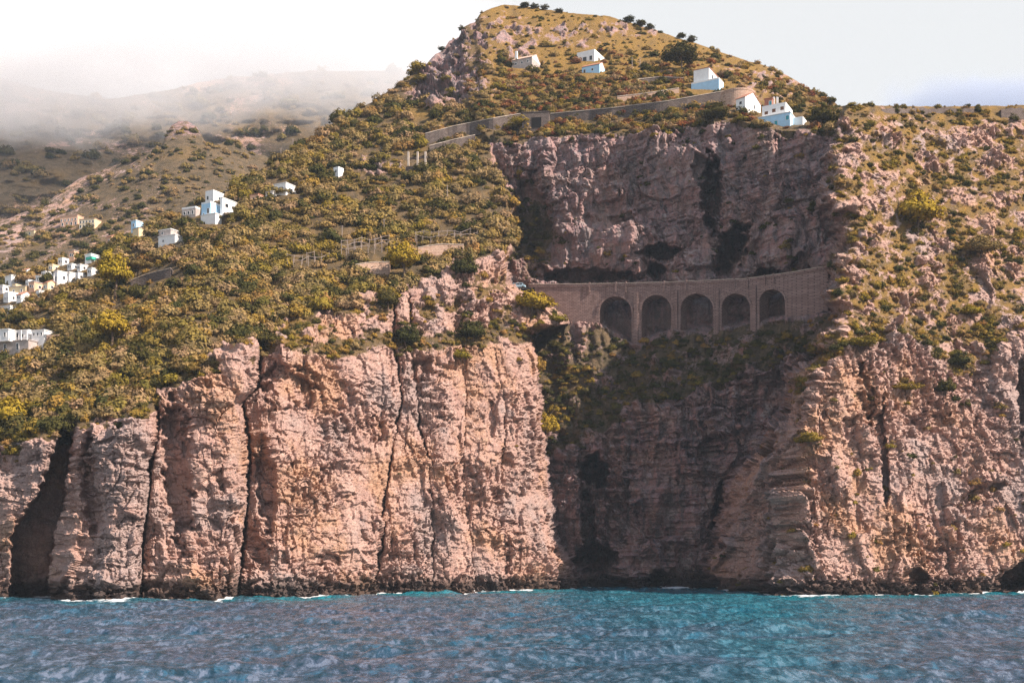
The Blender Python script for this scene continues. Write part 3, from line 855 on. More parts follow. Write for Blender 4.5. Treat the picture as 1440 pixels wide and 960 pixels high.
# piers
pier_spans = [(ARCHES[i][1], ARCHES[i + 1][0], max(ARCHES[i][3], ARCHES[i + 1][3]) + 6) for i in range(4)]
for p0, p1, pb in pier_spans:
    v, f = strip_solid([(p0, 440.5, pb), ((p0 + p1) / 2, 440.5, pb), (p1, 440.5, pb)], -0.02, TH - 0.05)
    vpart('pier', v, f, STONE)
    c = (p0 + p1) / 2
    v, f = strip_solid([(c - 2.6, road_py(c) + 9, pb), (c + 2.6, road_py(c) + 9, pb)], 0.7, 0.4)
    vpart('pilaster', v, f, STONE)
for p0, p1, pb in ((752, 842.9, 470), (1104.1, 1165, 465)):
    v, f = strip_solid([(px, 446 if p0 < 800 else 442, pb) for px in np.linspace(p0, p1, 20)], -0.02, TH - 0.05)
    vpart('abutment', v, f, STONE)
for a in ARCHES:
    v, f = [], []
    pxs = [(a[0] + a[1]) / 2 - (a[1] - a[0]) / 2 * math.cos(t) for t in np.linspace(0, math.pi, 25)]
    for k, t in enumerate(np.linspace(0, math.pi, 25)):
        c, r = (a[0] + a[1]) / 2, (a[1] - a[0]) / 2
        for gr in (0.2, 3.2):
            px, py = c - (r + gr) * math.cos(t), spring(a) - (r + gr) * math.sin(t)
            v += [vface(px, py, 0.35), vface(px, py, 0, 0.3)]
    for k in range(24):
        q = 4 * k; w_ = q + 4
        f += [(q, q + 2, w_ + 2, w_), (q + 2, q + 3, w_ + 3, w_ + 2), (q + 1, q, w_, w_ + 1)]
    vpart('arch_ring', v, f, STONE)
par = [(px, road_py(px) - 3.0, road_py(px) + 0.6) for px in np.arange(744, 1166, 3.0)]
vpart('parapet', *strip_solid(par, 0.35, 0.5), STONE)
cop = [(px, road_py(px) - 3.7, road_py(px) - 2.9) for px in np.arange(744, 1166, 3.0)]
vpart('coping', *strip_solid(cop, 0.5, 0.65), PALECONC)
for px in (829, 866, 880, 934, 965, 1033, 1052, 1076, 1088):
    v, f = strip_solid([(px - 1.0, road_py(px) - 5.2, road_py(px) + 10), (px + 1.0, road_py(px) - 5.2, road_py(px) + 10)], 0.6, 0.3)
    vpart('buttress_strip', v, f, STONE)

rv, rf = [], []
rpx = list(np.arange(676, 1180, 4.0))
for px in rpx:
    rv += [vface(px, road_py(px) + 0.2, -0.3), vface(px, road_py(px) + 0.2, 0, 8.0), vface(px, road_py(px) + 2.8, 0, 8.0), vface(px, road_py(px) + 2.8, -0.3)]
for i in range(len(rpx) - 1):
    k = 4 * i; q = k + 4
    rf += [(k, q, q + 1, k + 1), (k + 3, k + 2, q + 2, q + 3), (k, k + 3, q + 3, q)]
tag(mesh_obj('road', rv, rf, ASPHALT), 'narrow coast road on the viaduct', kind='structure')

# ------------------------------------------------------------------ vegetation
def foliage_material(name, cols, light=0.0):
    m, nt, out = new_mat(name); g = N(nt)
    oi = g.node('ShaderNodeObjectInfo').outputs['Random']
    p = g.pos()
    n = g.noise(p, 0.55, 4, 0.65)
    r = g.node('ShaderNodeValToRGB')
    r.color_ramp.elements.remove(r.color_ramp.elements[1])
    for i, c in enumerate(cols):
        e = r.color_ramp.elements[0] if i == 0 else r.color_ramp.elements.new(i / (len(cols) - 1))
        e.position = i / (len(cols) - 1); e.color = (*c, 1)
    g.link(oi, r.inputs[0])
    c = g.mix(g.ramp(n, 0.3, 0.7), g.mix(1.0, r.outputs[0], (0.55, 0.58, 0.55), 'MULTIPLY'), g.mix(1.0, r.outputs[0], (1.35, 1.3, 1.15), 'MULTIPLY'))
    d = g.node('ShaderNodeBsdfDiffuse'); t = g.node('ShaderNodeBsdfTranslucent')
    g.link(c, d.inputs['Color']); g.link(g.mix(1.0, c, (1.1, 1.1, 0.5), 'MULTIPLY'), t.inputs['Color'])
    mx = g.node('ShaderNodeMixShader'); mx.inputs[0].default_value = 0.12
    g.link(d.outputs[0], mx.inputs[1]); g.link(t.outputs[0], mx.inputs[2])
    g.link(mx.outputs[0], out.inputs[0])
    return m

OLIVE = foliage_material('olive_foliage', [(0.27, 0.185, 0.085), (0.22, 0.165, 0.065), (0.32, 0.22, 0.12), (0.21, 0.165, 0.045), (0.28, 0.19, 0.07), (0.33, 0.215, 0.135), (0.15, 0.125, 0.045)])
GREEN = foliage_material('yellow_green_foliage', [(0.30, 0.22, 0.028), (0.34, 0.235, 0.035), (0.23, 0.19, 0.03)])
DARK = foliage_material('dark_green_foliage', [(0.055, 0.058, 0.022), (0.075, 0.068, 0.024), (0.095, 0.08, 0.028)])
MAQUIS = foliage_material('maquis_foliage', [(0.27, 0.185, 0.035), (0.20, 0.155, 0.032), (0.34, 0.205, 0.055), (0.12, 0.105, 0.03), (0.37, 0.20, 0.08)])
RUST = foliage_material('rusty_foliage', [(0.25, 0.085, 0.04), (0.22, 0.11, 0.05), (0.19, 0.06, 0.045)])
BARK = simple_mat('bark', (0.13, 0.09, 0.065), 0.95, 0.25, 2.0)

def leaf_cloud(seed, clumps, per, rad, leaf, ellips=(1, 1, 0.8), base=0.0, shell=0.55, top_bias=0.35):
    """Many small leaf faces in clumps spread through a crown's volume; returns vertices, quads."""
    r = np.random.default_rng(seed)
    d = r.normal(size=(clumps, 3)); d /= np.linalg.norm(d, axis=1)[:, None]
    d[:, 2] = np.abs(d[:, 2]) * (1 - top_bias) + d[:, 2] * top_bias
    rr = shell + (1 - shell) * r.random(clumps) ** 0.7
    lump = 1 + 0.28 * np.sin(3 * np.arctan2(d[:, 1], d[:, 0]) + seed) * r.random(clumps)
    c = d * (rr * lump)[:, None] * np.array(ellips)
    cr = rad * (0.6 + 0.8 * r.random(clumps))
    off = r.normal(size=(clumps, per, 3)); off /= np.linalg.norm(off, axis=2)[..., None]
    ctr = c[:, None, :] + off * cr[:, None, None] * (0.75 + 0.35 * r.random((clumps, per, 1)))
    ctr = ctr.reshape(-1, 3); n = len(ctr)
    nrm = off.reshape(-1, 3) * 0.7 + r.normal(size=(n, 3)) * 0.35 + np.repeat(d, per, 0) * 0.7 + np.array([0, 0, 0.25])
    nrm /= np.linalg.norm(nrm, axis=1)[:, None]
    a = np.cross(nrm, r.normal(size=(n, 3))); a /= np.linalg.norm(a, axis=1)[:, None]
    b = np.cross(nrm, a)
    s = (leaf * (0.6 + 0.9 * r.random(n)))[:, None]
    v = np.stack([ctr - a * s, ctr - b * s * 0.6, ctr + a * s, ctr + b * s * 0.6], 1).reshape(-1, 3)
    v[:, 2] += base
    f = np.arange(4 * n).reshape(-1, 4)
    return v, f

def np_mesh(name, v, f, mat):
    me = bpy.data.meshes.new(name)
    me.vertices.add(len(v)); me.vertices.foreach_set('co', np.ascontiguousarray(v, np.float32).reshape(-1))
    me.loops.add(f.size); me.loops.foreach_set('vertex_index', np.ascontiguousarray(f, np.int32).reshape(-1))
    me.polygons.add(len(f))
    me.polygons.foreach_set('loop_start', np.arange(0, f.size, 4, dtype=np.int32))
    me.polygons.foreach_set('loop_total', np.full(len(f), 4, dtype=np.int32))
    me.materials.append(mat); me.update(calc_edges=True)
    return me

BUSH = []
for k in range(5):
    v, f = leaf_cloud(20 + k, 40 + 6 * k, 20, 0.25, 0.125, (1, 1, (0.75, 0.95, 0.6, 1.1, 0.85)[k]), base=0.25)
    BUSH.append((v, f))
MESH = {}
for nm, mat in (('olive', OLIVE), ('maquis', MAQUIS), ('dark', DARK), ('green', GREEN), ('rust', RUST)):
    MESH[nm] = [np_mesh(nm + '_bush', v, f, mat) for v, f in BUSH]

vg = np.random.default_rng(5)
pix_area = (np.abs(np.gradient(py2, axis=0)) * (colpx[1] - colpx[0]))
sky2 = sky_py[None, :]
zoneH = (lab[:NR] == 0); zoneL = (lab[:NR] == 1); zoneG = (lab[:NR] == 2); zoneR = (lab[:NR] == 3)
inframe = (px2 > -30) & (px2 < 1470)
clear = np.ones_like(px2)
KEEP = [(752, 1150, 385, 470), (716, 764, 158, 184), (596, 715, 166, 206)]
HOUSES = [(pc - pwf - 2, pc + pws + 4, pb - ph, pb + 9) for pc, pb, pwf, pws, ph in PADS] + [(566, 608, 212, 248), (180, 244, 376, 408), (496, 552, 366, 392), (584, 658, 342, 362), (1018, 1064, 120, 150)]
POSTS = [(398, 468, 352, 388), (474, 552, 334, 372), (578, 678, 324, 352)]
for k_, rects in ((0.12, HOUSES), (0.22, POSTS)):
    for a, b, c, d in rects:
        clear[(px2 > a) & (px2 < b) & (py2 > c) & (py2 < d)] = k_
for a, b, c, d in KEEP:
    clear[(px2 > a) & (px2 < b) & (py2 > c) & (py2 < d)] = 0.05 if a == 752 else 0.4

def scatter(dens, n, mind=0.0):
    w = (dens * pix_area * inframe).reshape(-1); w = np.clip(w, 0, None); w /= w.sum()
    return vg.choice(w.size, size=n, replace=False, p=w)

slopeA = zoneH & (mA > 0.4)
hillU = zoneH & (py2 < 190) & ~((px2 < 560))
dens_A = np.where(slopeA & (py2 > 95 + 0 * px2), veg ** 1.5, 0) * clear
dens_U = np.where(zoneH & ~slopeA, veg ** 1.5 * sstep(60, 125, py2 + 20 * nz), 0) * clear
dens_P = np.where(zoneH & (py2 < 120) & (px2 > 560), veg, 0) * clear
dens_Gs = np.where(zoneG & (py2 > 400), veg ** 2, 0) * clear
dens_Gu = np.where(zoneG & (py2 < 400), np.maximum(veg ** 2, 0.03), 0) * clear
dens_L = np.where(zoneL, np.maximum(veg ** 2, 0.012 * sstep(0.1, 0.4, nz2)), 0)
dens_R = np.where(zoneR, (veg ** 2) * np.clip(0.35 + 1.3 * nz, 0.04, 1) + 0.01, 0)
flat = pts.reshape(-1, 3); fpx, fpy = px2.reshape(-1), py2.reshape(-1)

def put_bushes(idx, rmin, rmax, power=2.0):
    r = rmin + (rmax - rmin) * vg.random(len(idx)) ** power
    return [(flat[i] - np.array([0, 0, 0.25 * q]), q, fpx[i], fpy[i]) for i, q in zip(idx, r)]

ZONES = {}
ZONES['A'] = (put_bushes(scatter(dens_A * np.clip(0.05 + 2.2 * (0.42 + fbm(px2 / 45.0 + 60, py2 / 26.0, octv=3)), 0.02, 2), 3500), 1.5, 5.4, 1.8), ('olive', 'olive', 'olive', 'olive', 'maquis', 'dark'))
ZONES['U'] = (put_bushes(scatter(dens_U, 1300), 1.1, 3.6, 1.5), ('olive', 'olive', 'maquis', 'dark', 'rust'))
ZONES['P'] = (put_bushes(scatter(dens_P, 520), 0.5, 2.0, 2), ('maquis', 'dark', 'olive'))
ZONES['G'] = (put_bushes(scatter(dens_Gs, 650), 0.7, 2.6, 2), ('dark', 'maquis', 'dark'))
ZONES['W'] = (put_bushes(scatter(dens_Gu, 260), 0.6, 2.6, 2.4), ('dark', 'maquis', 'dark'))
ZONES['L'] = (put_bushes(scatter(dens_L, 620), 0.4, 2.4, 2.4), ('maquis', 'maquis', 'dark', 'olive'))
ZONES['R'] = (put_bushes(scatter(dens_R, 2000), 0.4, 2.4, 2.6), ('maquis', 'maquis', 'maquis', 'dark', 'olive'))
INFO = {'A': ('olive_tree', 'olive tree in the dense grove between the white houses and the left sea cliff', 'tree', 'olive trees on the left hillside', 118),
        'U': ('hill_shrub', 'shrub on the upper hill between the stone retaining wall and the hilltop houses', 'shrub', 'shrubs on the upper hill', 46),
        'P': ('peak_bush', 'small bush on the golden grass near the rocky peak', 'bush', 'bushes around the peak', 10),
        'G': ('gorge_bush', 'dark bush on the shaded slope below the viaduct', 'bush', 'bushes in the shaded gorge', 24),
        'W': ('wall_bush', 'dark bush clinging to the shaded rock wall above the viaduct', 'bush', 'bushes on the gorge wall', 14),
        'L': ('cliff_bush', 'small bush rooted on a ledge of the left sunlit sea cliff', 'bush', 'bushes on the left cliff', 26),
        'R': ('headland_bush', 'low cushion bush among the rocks of the headland right of the gorge', 'bush', 'bushes on the right headland', 52)}
SCRUB = {'A': ('hillside_scrub', 'dense olive and scrub cover on the left hillside'), 'U': ('hill_scrub', 'mixed scrub cover on the upper hill'),
         'P': ('peak_scrub', 'sparse low scrub around the rocky peak'), 'G': ('gorge_scrub', 'dark scrub cover on the shaded gorge slope'),
         'W': ('wall_scrub', 'scattered dark plants on the shaded gorge wall'), 'L': ('cliff_scrub', 'tufts of scrub on the left sea cliff'),
         'R': ('headland_scrub', 'patchy low scrub on the right headland')}

TINT = {'olive': 'grey-olive', 'maquis': 'yellow-brown', 'dark': 'dark green', 'green': 'bright green', 'rust': 'rust-red'}
SHORT = {'A': 'olive tree', 'U': 'hill shrub', 'P': 'peak bush', 'G': 'gorge bush', 'W': 'rock wall bush', 'L': 'cliff bush', 'R': 'headland cushion bush'}
MARKS = {'A': [(30, 400, 'below the white village'), (40, 500, 'around the balcony house'), (160, 430, 'around the tall yellow-green trees'), (300, 300, 'around the stacked cube house'), (245, 345, 'below the long low white house'),
               (400, 270, 'around the long white villa'), (430, 375, 'around the leftmost pergola'), (510, 360, 'around the dense pergola'), (620, 345, 'around the rubble terrace'), (590, 230, 'around the pillared ruin'),
               (540, 160, 'on the wooded skyline spur'), (60, 560, 'above the far left cliff gully'), (300, 440, 'above the cracked sea cliff'), (480, 250, 'on the wooded slope right of the villa'), (680, 270, 'along the gorge edge above the viaduct road')],
         'U': [(740, 110, 'below the stone farmhouse'), (840, 110, 'below the shade-blue cottage'), (950, 110, 'around the lone dark pine'), (800, 170, 'between the road wall and the gorge brow'), (980, 160, 'on the brow below the shade-blue house'),
               (660, 150, 'above the long retaining wall'), (1080, 130, 'behind the white brow houses'), (1140, 160, 'beside the terraced house')],
         'P': [(720, 30, 'near the rocky summit'), (860, 60, 'in golden grass behind the hill houses'), (1040, 100, 'on the golden right shoulder of the hill'), (620, 100, 'on the left crag of the peak')],
         'G': [(800, 540, 'on the left of the shaded slope under the viaduct'), (900, 500, 'under the second viaduct arch'), (1000, 490, 'under the middle viaduct arches'), (1110, 480, 'under the right end of the viaduct')],
         'W': [(745, 320, 'in the overgrown recess above the van'), (860, 260, 'on the wall over the left arches'), (1080, 260, 'on the wall over the right arches')],
         'L': [(60, 640, 'beside the dark left gully'), (270, 560, 'between the first two big cracks'), (450, 490, 'on the long ledge'), (620, 470, 'under the rocky step'), (740, 480, 'on the corner above the gorge'), (640, 650, 'low on the cracked face')],
         'R': [(1290, 300, 'around the large conical bush'), (1230, 180, 'below the boundary wall'), (1400, 200, 'under the rough end wall'), (1340, 500, 'around the round dark bush'), (1160, 500, 'on the edge over the gorge'), (1400, 400, 'below the grey rounded bush'), (1230, 420, 'on the slope above the dark headland crack')]}

def instancer(name, label, items, kinds, protos):
    """One 'stuff' object: copies of the bush objects set on points."""
    me = bpy.data.meshes.new(name)
    n = len(items)
    me.vertices.add(n)
    me.vertices.foreach_set('co', np.array([it[0] for it in items], np.float32).reshape(-1))
    sc = np.array([[it[1] * a for a in (vg.uniform(.85, 1.2), vg.uniform(.85, 1.2), vg.uniform(.8, 1.15))] for it in items], np.float32)
    rot = np.stack([vg.normal(0, .12, n), vg.normal(0, .12, n), vg.uniform(0, 6.28, n)], -1).astype(np.float32)
    for nm, arr in (('sc', sc), ('rot', rot)):
        a = me.attributes.new(nm, 'FLOAT_VECTOR', 'POINT'); a.data.foreach_set('vector', arr.reshape(-1))
    a = me.attributes.new('pick', 'INT', 'POINT'); a.data.foreach_set('value', vg.integers(0, len(protos), n).astype(np.int32))
    o = bpy.data.objects.new(name, me); COL.objects.link(o)
    ng = bpy.data.node_groups.new(name + '_nodes', 'GeometryNodeTree')
    ng.interface.new_socket('Geometry', in_out='INPUT', socket_type='NodeSocketGeometry')
    ng.interface.new_socket('Geometry', in_out='OUTPUT', socket_type='NodeSocketGeometry')
    nd, lk = ng.nodes, ng.links
    gi, go = nd.new('NodeGroupInput'), nd.new('NodeGroupOutput')
    iop = nd.new('GeometryNodeInstanceOnPoints'); iop.inputs['Pick Instance'].default_value = True
    jn = nd.new('GeometryNodeGeometryToInstance')
    for p_ in reversed(protos):
        oi = nd.new('GeometryNodeObjectInfo'); oi.inputs['Object'].default_value = p_; oi.inputs['As Instance'].default_value = False
        oi.transform_space = 'ORIGINAL'
        lk.new(oi.outputs['Geometry'], jn.inputs[0])
    at_ = {}
    for nm, ty in (('sc', 'FLOAT_VECTOR'), ('rot', 'FLOAT_VECTOR'), ('pick', 'INT')):
        q = nd.new('GeometryNodeInputNamedAttribute'); q.data_type = ty; q.inputs['Name'].default_value = nm; at_[nm] = q.outputs['Attribute']
    lk.new(gi.outputs[0], iop.inputs['Points']); lk.new(jn.outputs[0], iop.inputs['Instance'])
    lk.new(at_['pick'], iop.inputs['Instance Index']); lk.new(at_['sc'], iop.inputs['Scale']); lk.new(at_['rot'], iop.inputs['Rotation'])
    lk.new(iop.outputs[0], go.inputs[0])
    md = o.modifiers.new('spread', 'NODES'); md.node_group = ng
    tag(o, label, kind='stuff')
    return o

for z, (items, kinds) in ZONES.items():
    nm, lb, cat, grp, count = INFO[z]
    items.sort(key=lambda it: -it[1] / it[0][1])
    protos, seen = [], []
    for it in items[:count]:
        kd = kinds[vg.integers(0, len(kinds))]
        o = bpy.data.objects.new(nm, MESH[kd][vg.integers(0, 5)])
        COL.objects.link(o)
        o.location = it[0]; o.scale = [it[1] * vg.uniform(.88, 1.15) for _ in range(3)]; o.rotation_euler = (0, 0, vg.uniform(0, 6.28))
        mark = min(MARKS[z], key=lambda q: (q[0] - it[2]) ** 2 + (q[1] - it[3]) ** 2)[2]
        tag(o, '%s %s %s' % (TINT[kd], SHORT[z], mark), cat, '%s, %s ones %s' % (grp, TINT[kd], mark))
        protos.append(o)
    # the masses reuse one bush of every kind/shape found among the individual ones
    src, got = [], set()
    for kd in kinds:
        for o in protos:
            if o.data.name.startswith(kd) and o not in src and sum(1 for x in src if x.data.name.startswith(kd)) < 2 * kinds.count(kd):
                src.append(o)
    if not src: src = protos[:4]
    instancer(SCRUB[z][0], SCRUB[z][1], items[count:], kinds, src)

for (P_, cx_, tp_, bot_, nr_), nm, lb, cnt, rmin, rmax in ((FAR1, 'far_scrub', 'scattered trees and scrub on the terraced ridge across the valley', 3000, 1.4, 4.4), (FAR2, 'far_wood', 'dark woodland on the far mountain under the fog', 900, 4.0, 11.0)):
    yy = vg.integers(5, nr_ - 1, cnt * 3); xx = vg.integers(0, len(cx_), cnt * 3)
    keep = fbm(cx_[xx] / 22.0, yy / 14.0, octv=3) > -0.12
    its = [(P_[a, b] - np.array([0, 0, 0.6]), rmin + (rmax - rmin) * vg.random() ** 1.8) for a, b in zip(yy[keep][:cnt], xx[keep][:cnt])]
    olv = [o for o in COL.objects if o.name.startswith('olive_tree') and o.data and o.data.name.startswith(('dark', 'olive'))][:12]
    instancer(nm, lb, its, None, olv)

# ------------------------------------------------------------------ single trees with trunk and crown
def tube(path, radii, seg=7):
    v, f = [], []
    for i, (p, r) in enumerate(zip(path, radii)):
        d = (path[min(i + 1, len(path) - 1)] - path[max(i - 1, 0)]).normalized()
        a = d.cross(Vector((0.31, 0.95, 0.1))).normalized(); b = d.cross(a)
        for k in range(seg):
            t = 2 * math.pi * k / seg
            v.append(p + (a * math.cos(t) + b * math.sin(t)) * r)
    for i in range(len(path) - 1):
        for k in range(seg):
            f.append((i * seg + k, i * seg + (k + 1) % seg, (i + 1) * seg + (k + 1) % seg, (i + 1) * seg + k))
    f.append(tuple(range(seg))[::-1]); f.append(tuple((len(path) - 1) * seg + k for k in range(seg)))
    return v, f

def tree(name, label, cat, px, py, h_px, w_px, mat, shape='round', seed=0, group=None, far=None, stem=0.35):
    g_ = ground(px, py) if far is None else far
    k = g_.y / FPX
    H, W = h_px * k, w_px * k
    root = empty(name, g_ + Vector((0, -0.2 * W * 0.3, -0.3)))
    tag(root, label, cat, group)
    rs = np.random.default_rng(100 + seed)
    ch = {'round': 0.42, 'umbrella': 0.24, 'cone': 0.5, 'bush': 0.46}[shape] * H
    st = {'round': stem, 'umbrella': 0.55, 'cone': 0.2, 'bush': 0.08}[shape] * H
    n = int(np.clip(60 + 2.2 * w_px, 60, 200))
    v, f = leaf_cloud(seed + 300, n, 24, 0.20, max(0.22 / max(W / 2, 1), 0.075), (1, 1, 1), 0, 0.35, 0.6)
    v = v * np.array([W / 2, W / 2, ch]) / 1.12
    if shape == 'cone':
        t = np.clip((v[:, 2] + ch) / (2 * ch), 0, 1)[:, None]
        v[:, :2] = v[:, :2] * (1.35 - 1.0 * t)
    v[:, 2] += (H - ch) - (0.16 * H if shape == 'bush' else 0)
    me = np_mesh('crown', v, f, mat)
    c = bpy.data.objects.new('crown', me); COL.objects.link(c); c.parent = root
    r0 = max(0.10, 0.035 * H)
    tp = Vector((rs.normal(0, .06) * W, rs.normal(0, .06) * W, H - ch * 0.9))
    V_, F_ = tube([Vector((0, 0, -0.8)), tp * 0.5 + Vector((rs.normal(0, .03) * W, 0, 0)), tp], [r0, r0 * 0.75, r0 * 0.45])
    for b in range(4):
        a = rs.uniform(0, 6.28)
        s0 = tp * rs.uniform(0.55, 0.95)
        e = s0 + Vector((math.cos(a) * W * 0.3, math.sin(a) * W * 0.3, ch * rs.uniform(0.5, 0.9)))
        v2, f2 = tube([s0, (s0 + e) * 0.5 + Vector((0, 0, ch * 0.1)), e], [r0 * 0.45, r0 * 0.3, r0 * 0.14], 5)
        F_ += [tuple(i + len(V_) for i in q) for q in f2]; V_ += v2
    mesh_obj('trunk', V_, F_, BARK, root)
    return root

tree('pine_tree', 'broad dark pine standing alone above the hilltop retaining walls', 'tree', 958, 101, 39, 54, DARK, 'round', 1, stem=0.3)
tree('poplar_tree', 'tall bright yellow-green tree beside the white village houses', 'tree', 161, 424, 72, 50, GREEN, 'round', 2)
tree('broadleaf_tree', 'broad bright yellow-green tree among olives to the right of the balcony house', 'tree', 157, 494, 60, 56, GREEN, 'round', 3)
tree('umbrella_pine', 'umbrella pine with thin trunk above the brown terrace wall', 'tree', 194, 400, 36, 44, OLIVE, 'umbrella', 4)
tree('broadleaf_tree', 'light green tree with bare trunk beside the terrace pergolas', 'tree', 566, 398, 60, 50, GREEN, 'round', 5)
tree('evergreen_oak', 'dark green rounded tree at the edge of the stone terrace', 'tree', 652, 396, 44, 44, DARK, 'bush', 6)
tree('evergreen_oak', 'dark green tree on the cliff edge below the light green tree', 'tree', 545, 436, 36, 36, DARK, 'bush', 7)
tree('broadleaf_tree', 'large yellow-green tree at the top of the far left cliff', 'tree', 14, 606, 62, 62, GREEN, 'bush', 8)
tree('conifer_bush', 'large conical green bush in a hollow of the right headland', 'bush', 1288, 330, 64, 84, GREEN, 'cone', 9)
tree('grey_bush', 'grey-brown rounded bush right of the conical bush on the headland', 'bush', 1374, 366, 38, 54, OLIVE, 'bush', 10)
tree('olive_tree', 'pale rounded olive tree in a hollow above the left cliff', 'tree', 110, 528, 40, 56, OLIVE, 'bush', 11)
tree('garden_tree', 'yellow-green tree growing beside the stone store with the dark doorway', 'tree', 731, 184, 26, 34, GREEN, 'bush', 12)
tree('garden_tree', 'dark rounded tree on the cliff brow below the round bastion', 'tree', 1006, 172, 30, 44, DARK, 'bush', 13)
tree('garden_tree', 'dark tree right of the white terraced house on the brow', 'tree', 1156, 178, 34, 44, DARK, 'bush', 14)
tree('hanging_bush', 'large sunlit bush on the ledge at the left end of the viaduct', 'bush', 748, 442, 40, 62, GREEN, 'bush', 15)
tree('hanging_bush', 'smaller sunlit bush at the tip of the ledge left of the viaduct', 'bush', 782, 456, 20, 36, GREEN, 'bush', 16)
tree('hanging_bush', 'bright bush hanging on the rim of the left cliff over the gorge', 'bush', 766, 618, 46, 40, GREEN, 'bush', 17)
tree('hanging_bush', 'narrow bush on the cliff rim below the viaduct ledge', 'bush', 754, 530, 36, 26, MAQUIS, 'bush', 18)
tree('cliff_shrub', 'round dark green bush on pale rock of the right headland', 'bush', 1347, 518, 28, 38, DARK, 'bush', 19)
tree('cliff_shrub', 'dark green bush just below the round bush on the right headland', 'bush', 1326, 558, 32, 34, DARK, 'bush', 20)
tree('cliff_shrub', 'olive-brown cushion bush on the shadow edge of the right headland', 'bush', 1138, 628, 26, 46, MAQUIS, 'bush', 21)
tree('cliff_shrub', 'bright green bush near the frame edge high on the right headland', 'bush', 1364, 446, 20, 36, GREEN, 'bush', 22)
tree('cliff_shrub', 'wide low bush left of the dark bushes on the right headland', 'bush', 1272, 552, 20, 44, MAQUIS, 'bush', 23)
tree('cliff_shrub', 'wide green bush at the cliff top above the dark headland crack', 'bush', 1206, 492, 24, 52, MAQUIS, 'bush', 24)
tree('ledge_shrub', 'dark green shrub on the long ledge in the left cliff', 'bush', 572, 490, 44, 40, DARK, 'bush', 25)
tree('ledge_shrub', 'dark shrub under the rocky step at the cliff corner', 'bush', 664, 482, 42, 42, DARK, 'bush', 26)
tree('ledge_shrub', 'small yellow-green shrub beside the corner shrub on the cliff', 'bush', 646, 510, 22, 30, GREEN, 'bush', 27)
tree('ledge_shrub', 'dark shrub over the crack at the shoulder of the left cliff', 'bush', 375, 488, 26, 50, DARK, 'bush', 28)
for i, (px, py, h_, w_) in enumerate([(738, 11, 9, 18), (752, 12, 8, 16), (766, 14, 9, 14), (786, 18, 7, 14), (884, 32, 11, 20), (900, 38, 13, 20), (914, 42, 10, 16), (958, 55, 12, 16), (972, 60, 12, 18)]):
    tree('ridge_tree', 'small dark tree on the skyline ridge of the hill', 'tree', px, py, h_, w_, DARK, 'bush', 40 + i, 'trees along the ridge')
tree('ridge_tree', 'lone small tree on the steep left skyline of the peak', 'tree', 649, 46, 12, 12, DARK, 'round', 60)
tree('ridge_tree', 'lone bush lower down the left skyline of the peak', 'tree', 621, 70, 9, 13, DARK, 'bush', 61)
tree('ridge_tree', 'small tree where the hill skyline meets the right headland', 'tree', 1157, 140, 13, 14, DARK, 'bush', 62)

# ------------------------------------------------------------------ buildings
WHITE = simple_mat('white_limewash', (0.80, 0.79, 0.77), 0.85, 0.06, 0.7)
SHADE_BLUE = simple_mat('limewash_in_blue_shade', (0.40, 0.62, 0.80), 0.85, 0.06, 0.7)  # white walls in shade: the blue of the shade is in this colour
CREAM = simple_mat('cream_plaster', (0.70, 0.55, 0.34), 0.85, 0.08, 0.7)
ORANGE = simple_mat('apricot_plaster', (0.66, 0.40, 0.27), 0.85, 0.1, 0.7)
GREYP = simple_mat('grey_plaster', (0.42, 0.36, 0.33), 0.9, 0.15, 0.7)
REDP = simple_mat('brick_red_plaster', (0.38, 0.17, 0.12), 0.9, 0.15, 0.7)
TILE = simple_mat('terracotta_roof', (0.42, 0.20, 0.13), 0.9, 0.25, 2.0, bump=0.05)
PALETILE = simple_mat('bleached_roof_tiles', (0.60, 0.42, 0.32), 0.9, 0.2, 2.0, bump=0.05)
GLASS = simple_mat('dark_window_glass', (0.03, 0.035, 0.045), 0.15, 0.1, 1.0, 0.5)
TURQ = simple_mat('turquoise_shutter', (0.05, 0.33, 0.40), 0.6, 0.1, 1.0)
WOOD = simple_mat('brown_shutter', (0.16, 0.08, 0.05), 0.7, 0.15, 1.0)
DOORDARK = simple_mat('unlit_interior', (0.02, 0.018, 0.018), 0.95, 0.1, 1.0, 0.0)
AWN = simple_mat('green_awning', (0.05, 0.42, 0.30), 0.7, 0.08, 1.0)
GALV = simple_mat('weathered_timber', (0.30, 0.24, 0.21), 0.8, 0.2, 2.0)

def far_ground(F, px, py):
    P_, cx, tp, bot, nr = F
    i = int(np.clip(np.searchsorted(cx, px), 0, len(cx) - 1))
    t = np.clip((py - bot) / (tp[i] - bot), 0, 1) * (nr - 1)
    j = int(min(t, nr - 2)); f_ = t - j
    return Vector((1 - f_) * P_[j, i] + f_ * P_[j + 1, i])

